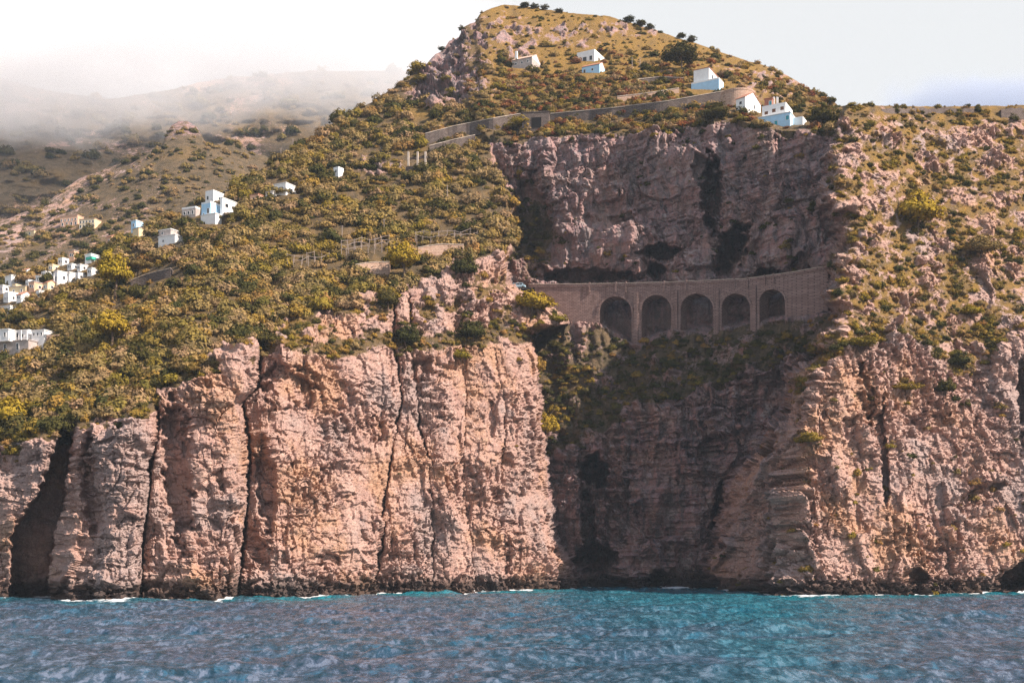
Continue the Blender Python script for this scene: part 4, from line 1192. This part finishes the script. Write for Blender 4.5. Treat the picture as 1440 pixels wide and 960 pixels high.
class House:
    """A building made of blocks; each block has a front turned left and a side turned to the sun."""
    def __init__(s, name, label, cat, px, py, rz=-0.45, group=None, far=None, lift=0.0):
        g_ = ground(px, py) if far is None else far_ground(far, px, py)
        s.Y = g_.y - 1.0; s.rz = rz; s.k = s.Y / FPX
        s.o = at(px, py, s.Y)
        s.root = empty(name, s.o); tag(s.root, label, cat, group)
        c, n = math.cos(rz), math.sin(rz)
        s.tF, s.tS, s.nF, s.nS = Vector((-c, -n, 0)), Vector((-n, c, 0)), Vector((n, -c, 0)), Vector((c, n, 0))
    def part(s, name, v, f, mat, parent=None):
        return mesh_obj(name, [p - s.o for p in v], f, mat, parent or s.root)
    def prism(s, C, a, b, h, z0=0.0):
        """box from corner C: a along the front, b along the side, height h"""
        up_ = Vector((0, 0, 1))
        q = [C, C + s.tF * a, C + s.tF * a + s.tS * b, C + s.tS * b]
        v = [p + up_ * z0 for p in q] + [p + up_ * h for p in q]
        return v, [(0, 1, 2, 3), (7, 6, 5, 4), (4, 5, 1, 0), (5, 6, 2, 1), (6, 7, 3, 2), (7, 4, 0, 3)]
    def block(s, px, py, wf, ws, h, mat, roof='flat', rmat=None, wins=(), sink=3.0, dy=0.0, wmat=None, side_mat=None, wall='wall', fmat=None):
        C = at(px, py, s.Y + dy)
        F, S, H = wf * s.k / math.cos(s.rz), max(ws, 1) * s.k / max(abs(math.sin(s.rz)), 0.25), h * s.k
        if ws == 0: S = 8.0
        w = s.part(wall, *s.prism(C, F, S, H, -sink), mat)
        up_ = Vector((0, 0, 1))
        if roof == 'flat':
            C2 = C - s.tF * 0.3 - s.tS * 0.3
            s.part('roof', *s.prism(C2, F + 0.6, S + 0.6, H + 0.35, H + 0.02), rmat or mat)
        elif roof == 'parapet':
            for (o_, a, b) in ((C, F, 0.35), (C + s.tS * (S - 0.35), F, 0.35), (C + s.tS * 0.36, 0.35, S - 0.74), (C + s.tF * (F - 0.35) + s.tS * 0.36, 0.35, S - 0.74)):
                s.part('parapet', *s.prism(o_ - s.tF * 0.0, a, b, H + 0.9, H + 0.01), rmat or mat)
        elif roof == 'gable':       # ridge along the front; gable on the sunny side
            rh = 0.28 * S
            m0, m1 = C + s.tS * S / 2 + up_ * (H + rh), C + s.tF * F + s.tS * S / 2 + up_ * (H + rh)
            a0, a1, b0, b1 = C + up_ * H, C + s.tF * F + up_ * H, C + s.tS * S + up_ * H, C + s.tF * F + s.tS * S + up_ * H
            s.part('gable_wall', [a0, b0, m0, a0 + s.tF * 0.4, b0 + s.tF * 0.4, m0 + s.tF * 0.4], [(0, 1, 2), (5, 4, 3), (0, 2, 5, 3), (2, 1, 4, 5)], side_mat or mat)
            e = 0.4
            for p, q in ((a0 - s.tS * e - up_ * 0.2, a1 - s.tS * e - up_ * 0.2), (b0 + s.tS * e - up_ * 0.2, b1 + s.tS * e - up_ * 0.2)):
                p, q = p - s.tF * 0.3, q + s.tF * 0.3
                r0, r1 = m0 - s.tF * 0.3 + up_ * 0.08, m1 + s.tF * 0.3 + up_ * 0.08
                t = up_ * 0.25
                s.part('roof', [p, q, r1, r0, p + t, q + t, r1 + t, r0 + t], [(0, 3, 2, 1), (4, 5, 6, 7), (0, 1, 5, 4), (1, 2, 6, 5), (2, 3, 7, 6), (3, 0, 4, 7)], rmat or TILE)
        for win in wins:
            s.window(C, F, S, *win, wmat=wmat, fmat=fmat)
        return C, F, S, H
    def window(s, C, F, S, face, u, v, w, h, wmat=None, name='window', fmat=None):
        t, n_, ln = (s.tF, s.nF, F) if face == 'f' else (s.tS, s.nS, S)
        kk = s.k / (math.cos(s.rz) if face == 'f' else max(abs(math.sin(s.rz)), 0.25))
        uu = (1 - u) * ln if face == 'f' else u * ln
        w, h = w * kk, h * s.k
        c = C + t * uu + Vector((0, 0, v * s.k))
        up_ = Vector((0, 0, 1))
        def slab(w_, h_, o0, o1):
            q = [c - t * w_ / 2 - up_ * h_ / 2, c + t * w_ / 2 - up_ * h_ / 2, c + t * w_ / 2 + up_ * h_ / 2, c - t * w_ / 2 + up_ * h_ / 2]
            return [p + n_ * o0 for p in q] + [p + n_ * o1 for p in q], [(0, 1, 2, 3), (7, 6, 5, 4), (0, 4, 5, 1), (1, 5, 6, 2), (2, 6, 7, 3), (3, 7, 4, 0)]
        # frame of four bars around a set-back pane
        fr = 0.16
        v_, f_ = [], []
        for (cx_, cz_, ww, hh) in ((0, h / 2 + fr / 2, w + 2 * fr, fr), (0, -h / 2 - fr / 2, w + 2 * fr, fr), (-w / 2 - fr / 2, 0, fr, h), (w / 2 + fr / 2, 0, fr, h)):
            c0 = c; c = c0 + t * cx_ + up_ * cz_
            a, b = slab(ww, hh, -0.05, 0.14)
            c = c0
            f_ += [tuple(i + len(v_) for i in q) for q in b]; v_ += a
        wo = s.part(name, v_, f_, fmat or WHITE)
        a, b = slab(w, h, -0.05, 0.04)
        mesh_obj('pane', [p - s.o for p in a], b, wmat or GLASS, wo)
    def chimney(s, px, py, w, h, mat=None, dy=2.0, parent=None):
        C = at(px, py, s.Y + dy)
        s.part('chimney', *s.prism(C, w * s.k, w * s.k, h * s.k, -1.0), mat or WHITE)

b = House('stone_farmhouse', 'long grey stone house with bleached tile roof and white gable below the peak', 'house', 748, 97, -0.42)
b.block(748, 97, 28, 13, 17, GREYP, 'gable', PALETILE, [('f', .2, 11, 2.2, 3), ('f', .5, 11.5, 2.2, 3), ('f', .8, 12, 2.2, 3)], side_mat=WHITE)
b.chimney(727, 80, 3, 8)
b = House('hill_house', 'white flat-roofed house behind the shade-blue cottage on the hill', 'house', 836, 86, -0.5)
b.block(836, 86, 24, 18, 15, WHITE, 'parapet', None, [('f', .45, 5.5, 5, 6), ('f', .8, 5.5, 4, 6), ('s', .4, 8, 3, 4), ('s', .75, 8, 3, 4)], sink=5)
b = House('hill_cottage', 'small cottage coloured in its blue shade, with red tiled roof on the hill', 'house', 843, 102, -0.45)
b.block(843, 102, 24, 9, 12, SHADE_BLUE, 'gable', TILE, [('f', .15, 5, 3, 6), ('f', .6, 6, 2.5, 3)], side_mat=WHITE)  # gable wall has the lit tone, the other walls the shaded one
b = House('shade_blue_house', 'two-storey house in painted-on blue shade with white terrace storey beside the round bastion', 'house', 1011, 127, -0.5)
b.block(1011, 127, 36, 10, 16, SHADE_BLUE, 'parapet', WHITE, [('f', .06, 3, 3, 4), ('s', .5, 4, 2, 6)], wmat=TURQ, sink=5)
b.block(997, 113, 20, 23, 18, WHITE, 'flat', TILE, [('s', .3, 9, 3, 7), ('s', .78, 7, 3, 5)], dy=4, wall='upper_wall', sink=0.3)
b = House('white_house', 'white house with tiled roof just below the round bastion', 'house', 1048, 160, -0.75)
b.block(1048, 160, 11, 28, 24, WHITE, 'gable', TILE, [('s', .25, 8, 2.4, 3.2), ('s', .6, 16, 2.4, 5.5), ('f', .5, 17, 3, 4)], sink=4)
b = House('red_hut', 'small brick red hut with a blue window above the terraced house', 'hut', 1086, 152, -0.4)
b.block(1086, 152, 10, 5, 14, REDP, 'flat', TILE, [('f', .75, 7, 3, 6)], wmat=TURQ)
b.chimney(1094, 150, 2.6, 14); b.chimney(1089, 144, 2, 8)
b = House('terraced_house', 'stepped white house with blue shade painted in on the edge of the cliff brow', 'house', 1111, 177, -0.5)
b.block(1111, 177, 40, 17, 19, SHADE_BLUE, 'flat', WHITE, [('f', .28, 5, 3, 6), ('f', .56, 7, 4, 7), ('f', .92, 12, 4, 6)], wmat=TURQ, sink=6)
b.block(1105, 158, 30, 17, 12, WHITE, 'parapet', None, [('f', .18, 4, 4.5, 4.5), ('f', .5, 5.5, 4.5, 5), ('f', .85, 6.5, 4.5, 5), ('s', .5, 6, 4, 4)], dy=4, wmat=WOOD, wall='upper_wall', sink=0.3)
b.block(1129, 181, 17, 10, 15, WHITE, 'parapet', None, [('f', .4, 5, 2.4, 3.4), ('s', .5, 8, 3, 4)], dy=3, wall='side_wall', sink=5)

b = House('stone_store', 'low stone store with one wide dark doorway in the retaining wall', 'store', 772, 181, -0.12)
b.block(772, 181, 38, 5, 24, WALLSTONE, 'flat', WALLSTONE, [], sink=4)
C_ = at(772, 181, b.Y)
b.window(C_, 38 * b.k / math.cos(.12), 6, 'f', .53, 9, 14, 15, name='doorway', wmat=DOORDARK, fmat=WALLSTONE)  # dark panel painted for the shade inside; no opening is cut

# left slope houses
b = House('white_villa', 'long white villa with a wide veranda below the wooded spur', 'house', 402, 274, -0.5)
b.block(402, 274, 19, 20, 17, WHITE, 'flat', None, [('f', .3, 9, 3, 6), ('f', .7, 9, 3, 6), ('s', .25, 8, 4, 7), ('s', .65, 8, 4, 7)], sink=4)
b.block(384, 278, 12, 6, 9, WHITE, 'flat', None, [('f', .5, 4, 3, 4)], wall='side_wall', sink=4)
b = House('brick_shed', 'orange brick shed left of the long white villa', 'shed', 363, 285, -0.5)
b.block(363, 285, 13, 5, 12, ORANGE, 'flat', TILE, [('f', .5, 5, 3, 4)])
b = House('cube_house', 'stacked white cube house with painted blue shade and blue window', 'house', 296, 308, -0.5)
b.block(296, 308, 15, 16, 23, SHADE_BLUE, 'parapet', WHITE, [('f', .75, 12, 3.4, 7), ('f', .25, 8, 2, 3)], sink=4)
b.block(303, 317, 24, 16, 17, WHITE, 'flat', WHITE, [('f', .25, 5, 2.4, 5), ('s', .5, 8, 2, 3)], dy=-3, wall='lower_wall', sink=4)
b.block(313, 300, 4, 20, 22, WHITE, 'flat', None, [('s', .2, 13, 3, 5), ('s', .55, 13, 3, 5)], dy=2, wall='side_wall', sink=4)
b = House('white_house', 'white house on the slope just behind the stacked cube house', 'house', 300, 283, -0.5)
b.block(300, 283, 13, 16, 14, WHITE, 'parapet', None, [('f', .3, 6, 3, 5), ('s', .4, 7, 3, 4)], sink=4)
b = House('ruined_house', 'roofless pale house with dark openings left of the cube house', 'house', 275, 304, -0.4)
b.block(275, 304, 22, 4, 12, GREYP, 'parapet', WHITE, [('f', .2, 6, 3.4, 4), ('f', .5, 6, 3.4, 4), ('f', .8, 6, 3, 5)])
b = House('long_house', 'long low white house with grey lean-to above golden bushes', 'house', 246, 341, -0.5)
b.block(246, 341, 28, 18, 11, WHITE, 'flat', None, [('f', .3, 5, 2.5, 3)], sink=4)
b.block(240, 331, 20, 10, 9, GREYP, 'flat', WHITE, [('f', .3, 5, 3, 3)], dy=5, wall='back_wall', sink=3)
b.block(266, 336, 2, 12, 6, WHITE, 'flat', None, [], dy=3, wall='side_wall', sink=4)
b = House('shade_blue_cabin', 'tiny cabin coloured in blue shade on the skyline above the tan block', 'cabin', 191, 322, -0.5)
b.block(191, 322, 8, 7, 12, SHADE_BLUE, 'flat', WHITE, [('f', .5, 6, 2, 4)], side_mat=WHITE)
b = House('tan_block', 'windowless tan block house below the tiny shade-blue cabin', 'house', 195, 333, -0.75)
b.block(195, 333, 12, 10, 13, CREAM, 'flat', GREYP, [])

# balcony house at the left edge
b = House('balcony_house', 'white two-storey house with open balcony and blue end wall below the village', 'house', 40, 492, -0.35)
b.block(40, 492, 60, 24, 14, GREYP, 'flat', GREYP, [('f', .35, 6, 4, 9), ('f', .7, 6, 4, 9)], sink=5)
b.block(12, 478, 30, 4, 15, WHITE, 'flat', WHITE, [('f', .8, 8, 3, 6)], dy=0.5, wall='upper_wall', sink=0.3)
b.block(40, 477, 27, 8, 13, WHITE, 'flat', WHITE, [('f', .3, 6, 4, 9), ('f', .65, 6, 3, 5)], dy=7, wall='recessed_wall', sink=0.2)
b.block(62, 476, 21, 6, 12, WHITE, 'flat', WHITE, [('f', .2, 7, 2.6, 4), ('f', .5, 7, 2.6, 4), ('f', .8, 7, 2.6, 4)], dy=4, wall='wing_wall', sink=6)
for i in range(4):
    C0 = at(14 + 8 * i, 478, b.Y - 1.0)
    b.part('balcony_post', *b.prism(C0, 0.3, 0.3, 14 * b.k, 0), WHITE)
b.part('balcony_rail', *b.prism(at(41, 474, b.Y - 1.1), 28 * b.k, 0.12, 0.25, 0), WHITE)
b = House('garden_wall', 'pinkish broken garden wall right of the balcony house', 'wall', 82, 478, -0.2)
b.block(82, 478, 18, 2, 8, PINKSTONE, 'none', None, [])

# far houses on the terraced ridge
b = House('apricot_house', 'long apricot house on the terraced ridge across the valley', 'house', 109, 317, -0.3, far=FAR1)
b.block(109, 317, 28, 4, 15, ORANGE, 'flat', PALETILE, [('f', .1 + .2 * i, 9, 2, 3) for i in range(5)] + [('f', .15 + .25 * i, 3.5, 2.6, 4) for i in range(4)], sink=6)
b = House('arcaded_house', 'cream arcaded house joined to the long apricot one across the valley', 'house', 133, 321, -0.25, far=FAR1)
b.block(133, 321, 24, 4, 14, CREAM, 'flat', PALETILE, [('f', .1 + .2 * i, 10, 2.6, 3.4) for i in range(5)] + [('f', .1 + .2 * i, 4, 2.6, 4) for i in range(5)], sink=6)
b = House('ridge_hut', 'small tan hut left of the apricot house across the valley', 'hut', 48, 331, -0.4, far=FAR1)
b.block(48, 331, 15, 3, 7, CREAM, 'flat', PALETILE, [('f', .5, 3.5, 2, 3)], sink=5)
b = House('orange_cottage', 'small orange-walled cottage between the village and the tan block', 'cottage', 157, 343, -0.6)
b.block(157, 343, 10, 6, 11, ORANGE, 'gable', TILE, [('f', .5, 5, 2, 3)], sink=5)

VG = 'white village houses on the left slope'
VL = 'white flat-roofed cube house packed among others in the left village'
b = House('village_house', 'large bright white house with wide roof terrace in the left village', 'house', 16, 402, -0.7)
b.block(16, 402, 14, 12, 15, WHITE, 'flat', None, [('f', .4, 7, 2.6, 4)], sink=5)
b = House('village_house', 'cream-yellow house with flat roof low in the left village', 'house', 36, 413, -0.35)
b.block(36, 413, 28, 4, 11, CREAM, 'flat', GREYP, [('f', .3, 5, 2.6, 4), ('f', .75, 5, 2.6, 4)], sink=5)
b = House('village_house', 'tall white house with pale blue side wall at the village edge', 'house', 81, 401, -0.75)
b.block(81, 401, 7, 18, 20, WHITE, 'flat', WHITE, [('f', .5, 10, 3, 6), ('s', .35, 12, 2, 5)], sink=5)
b.block(98, 391, 4, 20, 8, WHITE, 'flat', None, [('s', .5, 4, 2, 3)], dy=3, wall='wing_wall', sink=5)
b = House('village_house', 'white house with bright green awning at the top of the village', 'house', 128, 369, -0.55)
b.block(128, 369, 11, 12, 12, WHITE, 'flat', None, [('s', .5, 6, 2.4, 4)], sink=5)
C_ = at(129, 364, b.Y - 1.6)
b.part('awning', *b.prism(C_, 13 * b.k, 3.0, 1.4, 0), AWN)
b = House('village_house', 'small house with orange tiled roof in the left village', 'house', 38, 386, -0.5)
b.block(38, 386, 10, 5, 7, WHITE, 'gable', TILE, [('f', .5, 4, 2, 3)], sink=5)
b = House('village_house', 'low long white house standing apart below the village', 'house', 14, 440, -0.5)
b.block(14, 440, 16, 7, 10, WHITE, 'flat', None, [('f', .4, 5, 2.6, 4), ('s', .5, 5, 2, 3)], sink=5)
for (px, py, wf, ws, h) in [(104, 365, 9, 11, 13), (88, 373, 9, 6, 11), (101, 379, 8, 7, 9), (113, 381, 6, 7, 10), (129, 387, 8, 8, 11), (49, 384, 9, 8, 8), (64, 389, 8, 8, 8),
                            (48, 409, 10, 9, 13), (67, 409, 9, 8, 12), (40, 403, 7, 8, 8), (12, 425, 13, 10, 13), (30, 424, 9, 9, 12), (74, 381, 7, 6, 9), (4, 412, 9, 6, 12), (57, 397, 8, 7, 9), (25, 393, 7, 6, 7), (92, 391, 7, 6, 8), (110, 393, 7, 6, 8), (55, 418, 8, 7, 8), (76, 394, 6, 6, 9), (143, 372, 7, 6, 8), (22, 409, 6, 6, 9), (120, 379, 6, 5, 8)]:
    q_ = (px * 7 + py * 3) % 10
    wm, lbl = (CREAM, 'cream-walled cube house packed among white ones in the left village') if q_ in (1, 6) else (ORANGE, 'apricot-walled cube house packed among white ones in the left village') if q_ == 3 else (WHITE, VL)
    b = House('village_house', lbl, 'house', px, py, -0.35 - 0.05 * q_, VG)
    b.block(px, py, wf, ws, h - (q_ % 3), wm, ('flat', 'parapet', 'gable', 'flat')[q_ % 4], (None, None, TILE, GREYP)[q_ % 4], [('f', .35, h * .55, 2.2, 3.6), ('f', .75, h * .5, 1.8, 3), ('s', .5, h * .55, 2, 3.6)], sink=5)
b = House('ruined_wall', 'white broken house corner on the wooded spur above the villa', 'ruin', 476, 249, -0.6)
b.block(476, 249, 8, 6, 15, WHITE, 'none', None, [('f', .5, 9, 2.4, 4)], sink=3)

# ruin with pillars
b = House('pillared_ruin', 'roofless ruin with standing pillars below the long retaining wall', 'ruin', 600, 240, -0.25)
b.block(600, 240, 30, 4, 8, WALLSTONE, 'none', None, [], sink=4)
for px in (575, 588, 599):
    C0 = at(px, 233, b.Y - 0.2)
    b.part('pillar', *b.prism(C0, 0.9, 0.9, 20 * b.k, 0), PALECONC)
b.part('lintel', *b.prism(at(601, 222, b.Y - 0.1), 27 * b.k, 0.6, 1.0, 0), WALLSTONE)

# ------------------------------------------------------------------ walls along the slope
def wall_strip(name, label, tops, hpx, mat, thick=1.2, cat='wall', depth=None, cap=True):
    """A wall that follows the slope; tops are photo points of its crest, hpx its height in pixels."""
    xs = np.linspace(tops[0][0], tops[-1][0], max(6, int((tops[-1][0] - tops[0][0]) / 6)))
    ys = line(xs, tops)
    hs = hpx if callable(hpx) else (lambda x: hpx)
    base = [ground(x, y + hs(x)).y - 1.2 for x, y in zip(xs, ys)]
    base = np.convolve(np.pad(base, 2, mode='edge'), np.ones(5) / 5, 'valid')
    o0 = at(xs[0], ys[0], base[0])
    def band(y_off0, y_off1, f0, f1):
        v, f = [], []
        for i, (x, y, Y) in enumerate(zip(xs, ys, base)):
            jit = (0.9 * math.sin(i * 2.7) + 0.8 * math.sin(i * 1.1 + 2)) * (1 if y_off0 == 0 else 0)
            for yy, YY in ((y + y_off0 + jit, Y - f0), (y + y_off1(x), Y - f0)):
                v.append(at(x, yy, YY) - o0)
            p1, p0 = v[-1], v[-2]
            v.append(p1 + Vector((0, f1, 0))); v.append(p0 + Vector((0, f1, 0)))
        for i in range(len(xs) - 1):
            k = 4 * i; q = k + 4
            f += [(k, k + 1, q + 1, q), (k + 1, k + 2, q + 2, q + 1), (k + 2, k + 3, q + 3, q + 2), (k + 3, k, q, q + 3)]
        n = 4 * len(xs)
        f += [(3, 2, 1, 0), (n - 4, n - 3, n - 2, n - 1)]
        return v, f
    root = empty(name, o0); tag(root, label, cat)
    mesh_obj('wall', *band(0, lambda x: hs(x) + 4, 0, thick + 3), mat, root)
    if cap: mesh_obj('coping', *band(-0.8, lambda x: -0.02, 0.2, thick), PALECONC, root)
    return root

wall_strip('retaining_wall', 'long grey retaining wall below rust-coloured scrub, left of the stone store', [(598, 188), (640, 177), (690, 167), (732, 160)], 15, WALLSTONE)
wall_strip('retaining_wall', 'lower grey terrace wall under the long retaining wall', [(604, 205), (640, 196), (668, 190)], 14, WALLSTONE)
wall_strip('retaining_wall', 'road wall running from the stone store up to the bastion', [(774, 160), (860, 152), (900, 147), (940, 142), (985, 134), (1020, 128)], lambda x: 11 + 6 * (x - 774) / 246, WALLSTONE)
wall_strip('terrace_wall', 'short stone terrace wall below the lone dark pine', [(895, 112), (930, 108), (962, 110)], 6, WALLSTONE)
wall_strip('terrace_wall', 'pale terrace wall above the road wall', [(868, 136), (910, 131), (955, 124)], 6, PINKSTONE)
wall_strip('terrace_wall', 'brown terrace wall under the umbrella pine', [(184, 394), (205, 386), (240, 377)], 12, WALLSTONE)
wall_strip('terrace_wall', 'low stone terrace wall under the left pergolas', [(500, 372), (520, 369), (548, 368)], 16, PINKSTONE)
wall_strip('terrace_wall', 'rubble stone terrace wall under the railing of the right pergola', [(588, 348), (620, 343), (652, 344)], 13, PINKSTONE)
wall_strip('boundary_wall', 'low dark stone wall along the top of the right headland', [(1240, 153), (1300, 152), (1370, 153)], 5, WALLSTONE, cap=False)
wall_strip('boundary_wall', 'short rough stone wall at the right end of the headland top', [(1408, 153), (1440, 152), (1475, 153)], 12, WALLSTONE, cap=False)

# round bastion
gb = ground(1040, 150); kb = gb.y / FPX
bast = empty('round_bastion', gb); tag(bast, 'round sunlit pink stone bastion between the shade-blue and white houses', 'bastion')
v, f = [], []
Rb = 24 * kb
for i in range(25):
    a = math.radians(180 + i * 180 / 24)
    for r_, z_ in ((Rb * 1.06, -5), (Rb, 21 * kb)):
        v.append((r_ * math.cos(a), r_ * 0.9 * math.sin(a) + Rb * 0.55, z_))
n = 25
for i in range(24):
    f.append((2 * i, 2 * i + 2, 2 * i + 3, 2 * i + 1))
f.append(tuple(2 * i + 1 for i in range(25)))
mesh_obj('wall', v, f, PINKSTONE, bast)
v, f = [], []
for i in range(25):
    a = math.radians(180 + i * 180 / 24)
    for r_, z_ in ((Rb * 1.02, 21 * kb + 0.02), (Rb * 1.02, 21 * kb + 0.9), (Rb * 0.95, 21 * kb + 0.9), (Rb * 0.95, 21 * kb + 0.02)):
        v.append((r_ * math.cos(a), r_ * 0.9 * math.sin(a) + Rb * 0.55, z_))
for i in range(24):
    k = 4 * i; q = k + 4
    f += [(k, q, q + 1, k + 1), (k + 1, q + 1, q + 2, k + 2), (k + 2, q + 2, q + 3, k + 3)]
mesh_obj('parapet', v, f, PINKSTONE, bast)

# ------------------------------------------------------------------ pergolas, poles
def pole_mesh(h, r, seg=6):
    return tube([Vector((0, 0, -1.0)), Vector((0, 0, h * 0.5)), Vector((0, 0, h))], [r, r * 0.95, r * 0.85], seg)

def pergola(name, label, p0, p1, rows, n, hpx, seed):
    r = np.random.default_rng(seed)
    root = empty(name, ground(p0[0], p0[1])); tag(root, label, 'pergola')
    for j in range(rows):
        prev = None
        for i in range(n):
            t = i / (n - 1)
            px = p0[0] + (p1[0] - p0[0]) * t + r.normal(0, 1.0); py = p0[1] + (p1[1] - p0[1]) * t - j * 5.5 + r.normal(0, .7)
            b_ = ground(px, py); k = b_.y / FPX; h = hpx * k * r.uniform(.75, 1.15)
            v, f = pole_mesh(h, 0.14)
            mesh_obj('post', [q + b_ - root.location for q in v], f, GALV, root)
            top = b_ + Vector((0, 0, h * 0.88))
            if prev is not None and r.random() < 0.8:
                v, f = tube([prev, top], [0.13, 0.13], 5)
                mesh_obj('rail', [q - root.location for q in v], f, GALV, root)
            prev = top
    return root
pergola('pergola', 'weathered timber pergola posts on the leftmost garden terrace', (404, 378), (462, 372), 2, 7, 15, 1)
pergola('pergola', 'dense weathered timber pergola above the low terrace wall', (480, 364), (546, 354), 3, 8, 15, 2)
pergola('pergola', 'timber pergola railing on top of the rubble terrace', (584, 346), (672, 342), 2, 9, 15, 3)
for px, py, h, lb in [(540, 332, 24, 'tall pale pole among olives above the dense pergola'), (481, 334, 17, 'shorter pale pole left of the tall pole in the olives'), (629, 286, 26, 'slim utility pole on the slope below the pillared ruin'),
                      (321, 268, 11, 'thin lamp pole beside the white house behind the cube house'), (412, 205, 13, 'thin pole on the wooded skyline left of the spur'), (395, 214, 12, 'thin pole further down the wooded skyline'),
                      (889, 94, 13, 'thin timber pole in the golden grass left of the lone pine'), (900, 95, 14, 'thin timber pole beside the dark pine on the hill'), (718, 172, 12, 'rusty pole beside the retaining wall and stone store')]:
    g_ = ground(px, py); k = g_.y / FPX
    root = empty('utility_pole', g_); tag(root, lb, 'pole')
    mesh_obj('shaft', *pole_mesh(h * k, 0.2), GALV, root)
    v, f = tube([Vector((-0.9, 0, h * k * 0.93)), Vector((0.9, 0, h * k * 0.93))], [0.09, 0.09], 5)
    mesh_obj('crossarm', v, f, GALV, root)

# ------------------------------------------------------------------ van on the road
VANP = simple_mat('pale_blue_van_paint', (0.42, 0.66, 0.80), 0.35, 0.03, 1.0, 0.5)
RUBBER = simple_mat('tyre_rubber', (0.03, 0.03, 0.03), 0.8, 0.1, 4.0)
van_p = vface(728, road_py(728) - 0.2, 0, 2.6)
tdir = (vface(734, road_py(734)) - vface(722, road_py(722))); rzv = math.atan2(tdir.y, tdir.x)
van = empty('van', van_p, rzv); tag(van, 'pale blue delivery van on the coast road by the viaduct', 'van')
prof = [(-3.1, 0.45), (-3.1, 2.3), (-2.95, 2.5), (1.7, 2.5), (2.05, 2.4), (2.75, 1.45), (3.25, 1.25), (3.35, 0.9), (3.35, 0.45)]
v = [(x, y, z) for y in (-1.0, 1.0) for x, z in prof]; m_ = len(prof)
f = [tuple(range(m_)), tuple(range(2 * m_ - 1, m_ - 1, -1))] + [(i, i + m_, (i + 1) % m_ + m_, (i + 1) % m_) for i in range(m_)]
mesh_obj('body', v, f, VANP, van)
for x0, x1 in ((-2.7, -1.2), (-1.0, 0.5), (0.7, 1.9)):
    mesh_obj('window', *box_verts(x0, x1, -1.03, -1.005, 1.5, 2.2), GLASS, van)
mesh_obj('windscreen', [(2.12, -0.9, 2.36), (2.12, 0.9, 2.36), (2.80, 0.9, 1.47), (2.80, -0.9, 1.47), (2.10, -0.9, 2.30), (2.10, 0.9, 2.30), (2.74, 0.9, 1.42), (2.74, -0.9, 1.42)],
         [(0, 3, 2, 1), (4, 5, 6, 7), (0, 1, 5, 4), (1, 2, 6, 5), (2, 3, 7, 6), (3, 0, 4, 7)], GLASS, van)
for x in (-2.0, 2.2):
    for y in (-1.02, 0.80):
        v, f = [], []
        for yy in (y, y + 0.22):
            for i in range(14):
                a = 2 * math.pi * i / 14; v.append((x + 0.42 * math.cos(a), yy, 0.42 + 0.42 * math.sin(a)))
        f = [tuple(range(13, -1, -1)), tuple(range(14, 28))] + [(i, (i + 1) % 14, 14 + (i + 1) % 14, 14 + i) for i in range(14)]
        mesh_obj('wheel', v, f, RUBBER, van)
for y in (-0.8, 0.62):
    mesh_obj('headlight', *box_verts(3.34, 3.40, y, y + 0.2, 0.85, 1.02), WHITE, van)
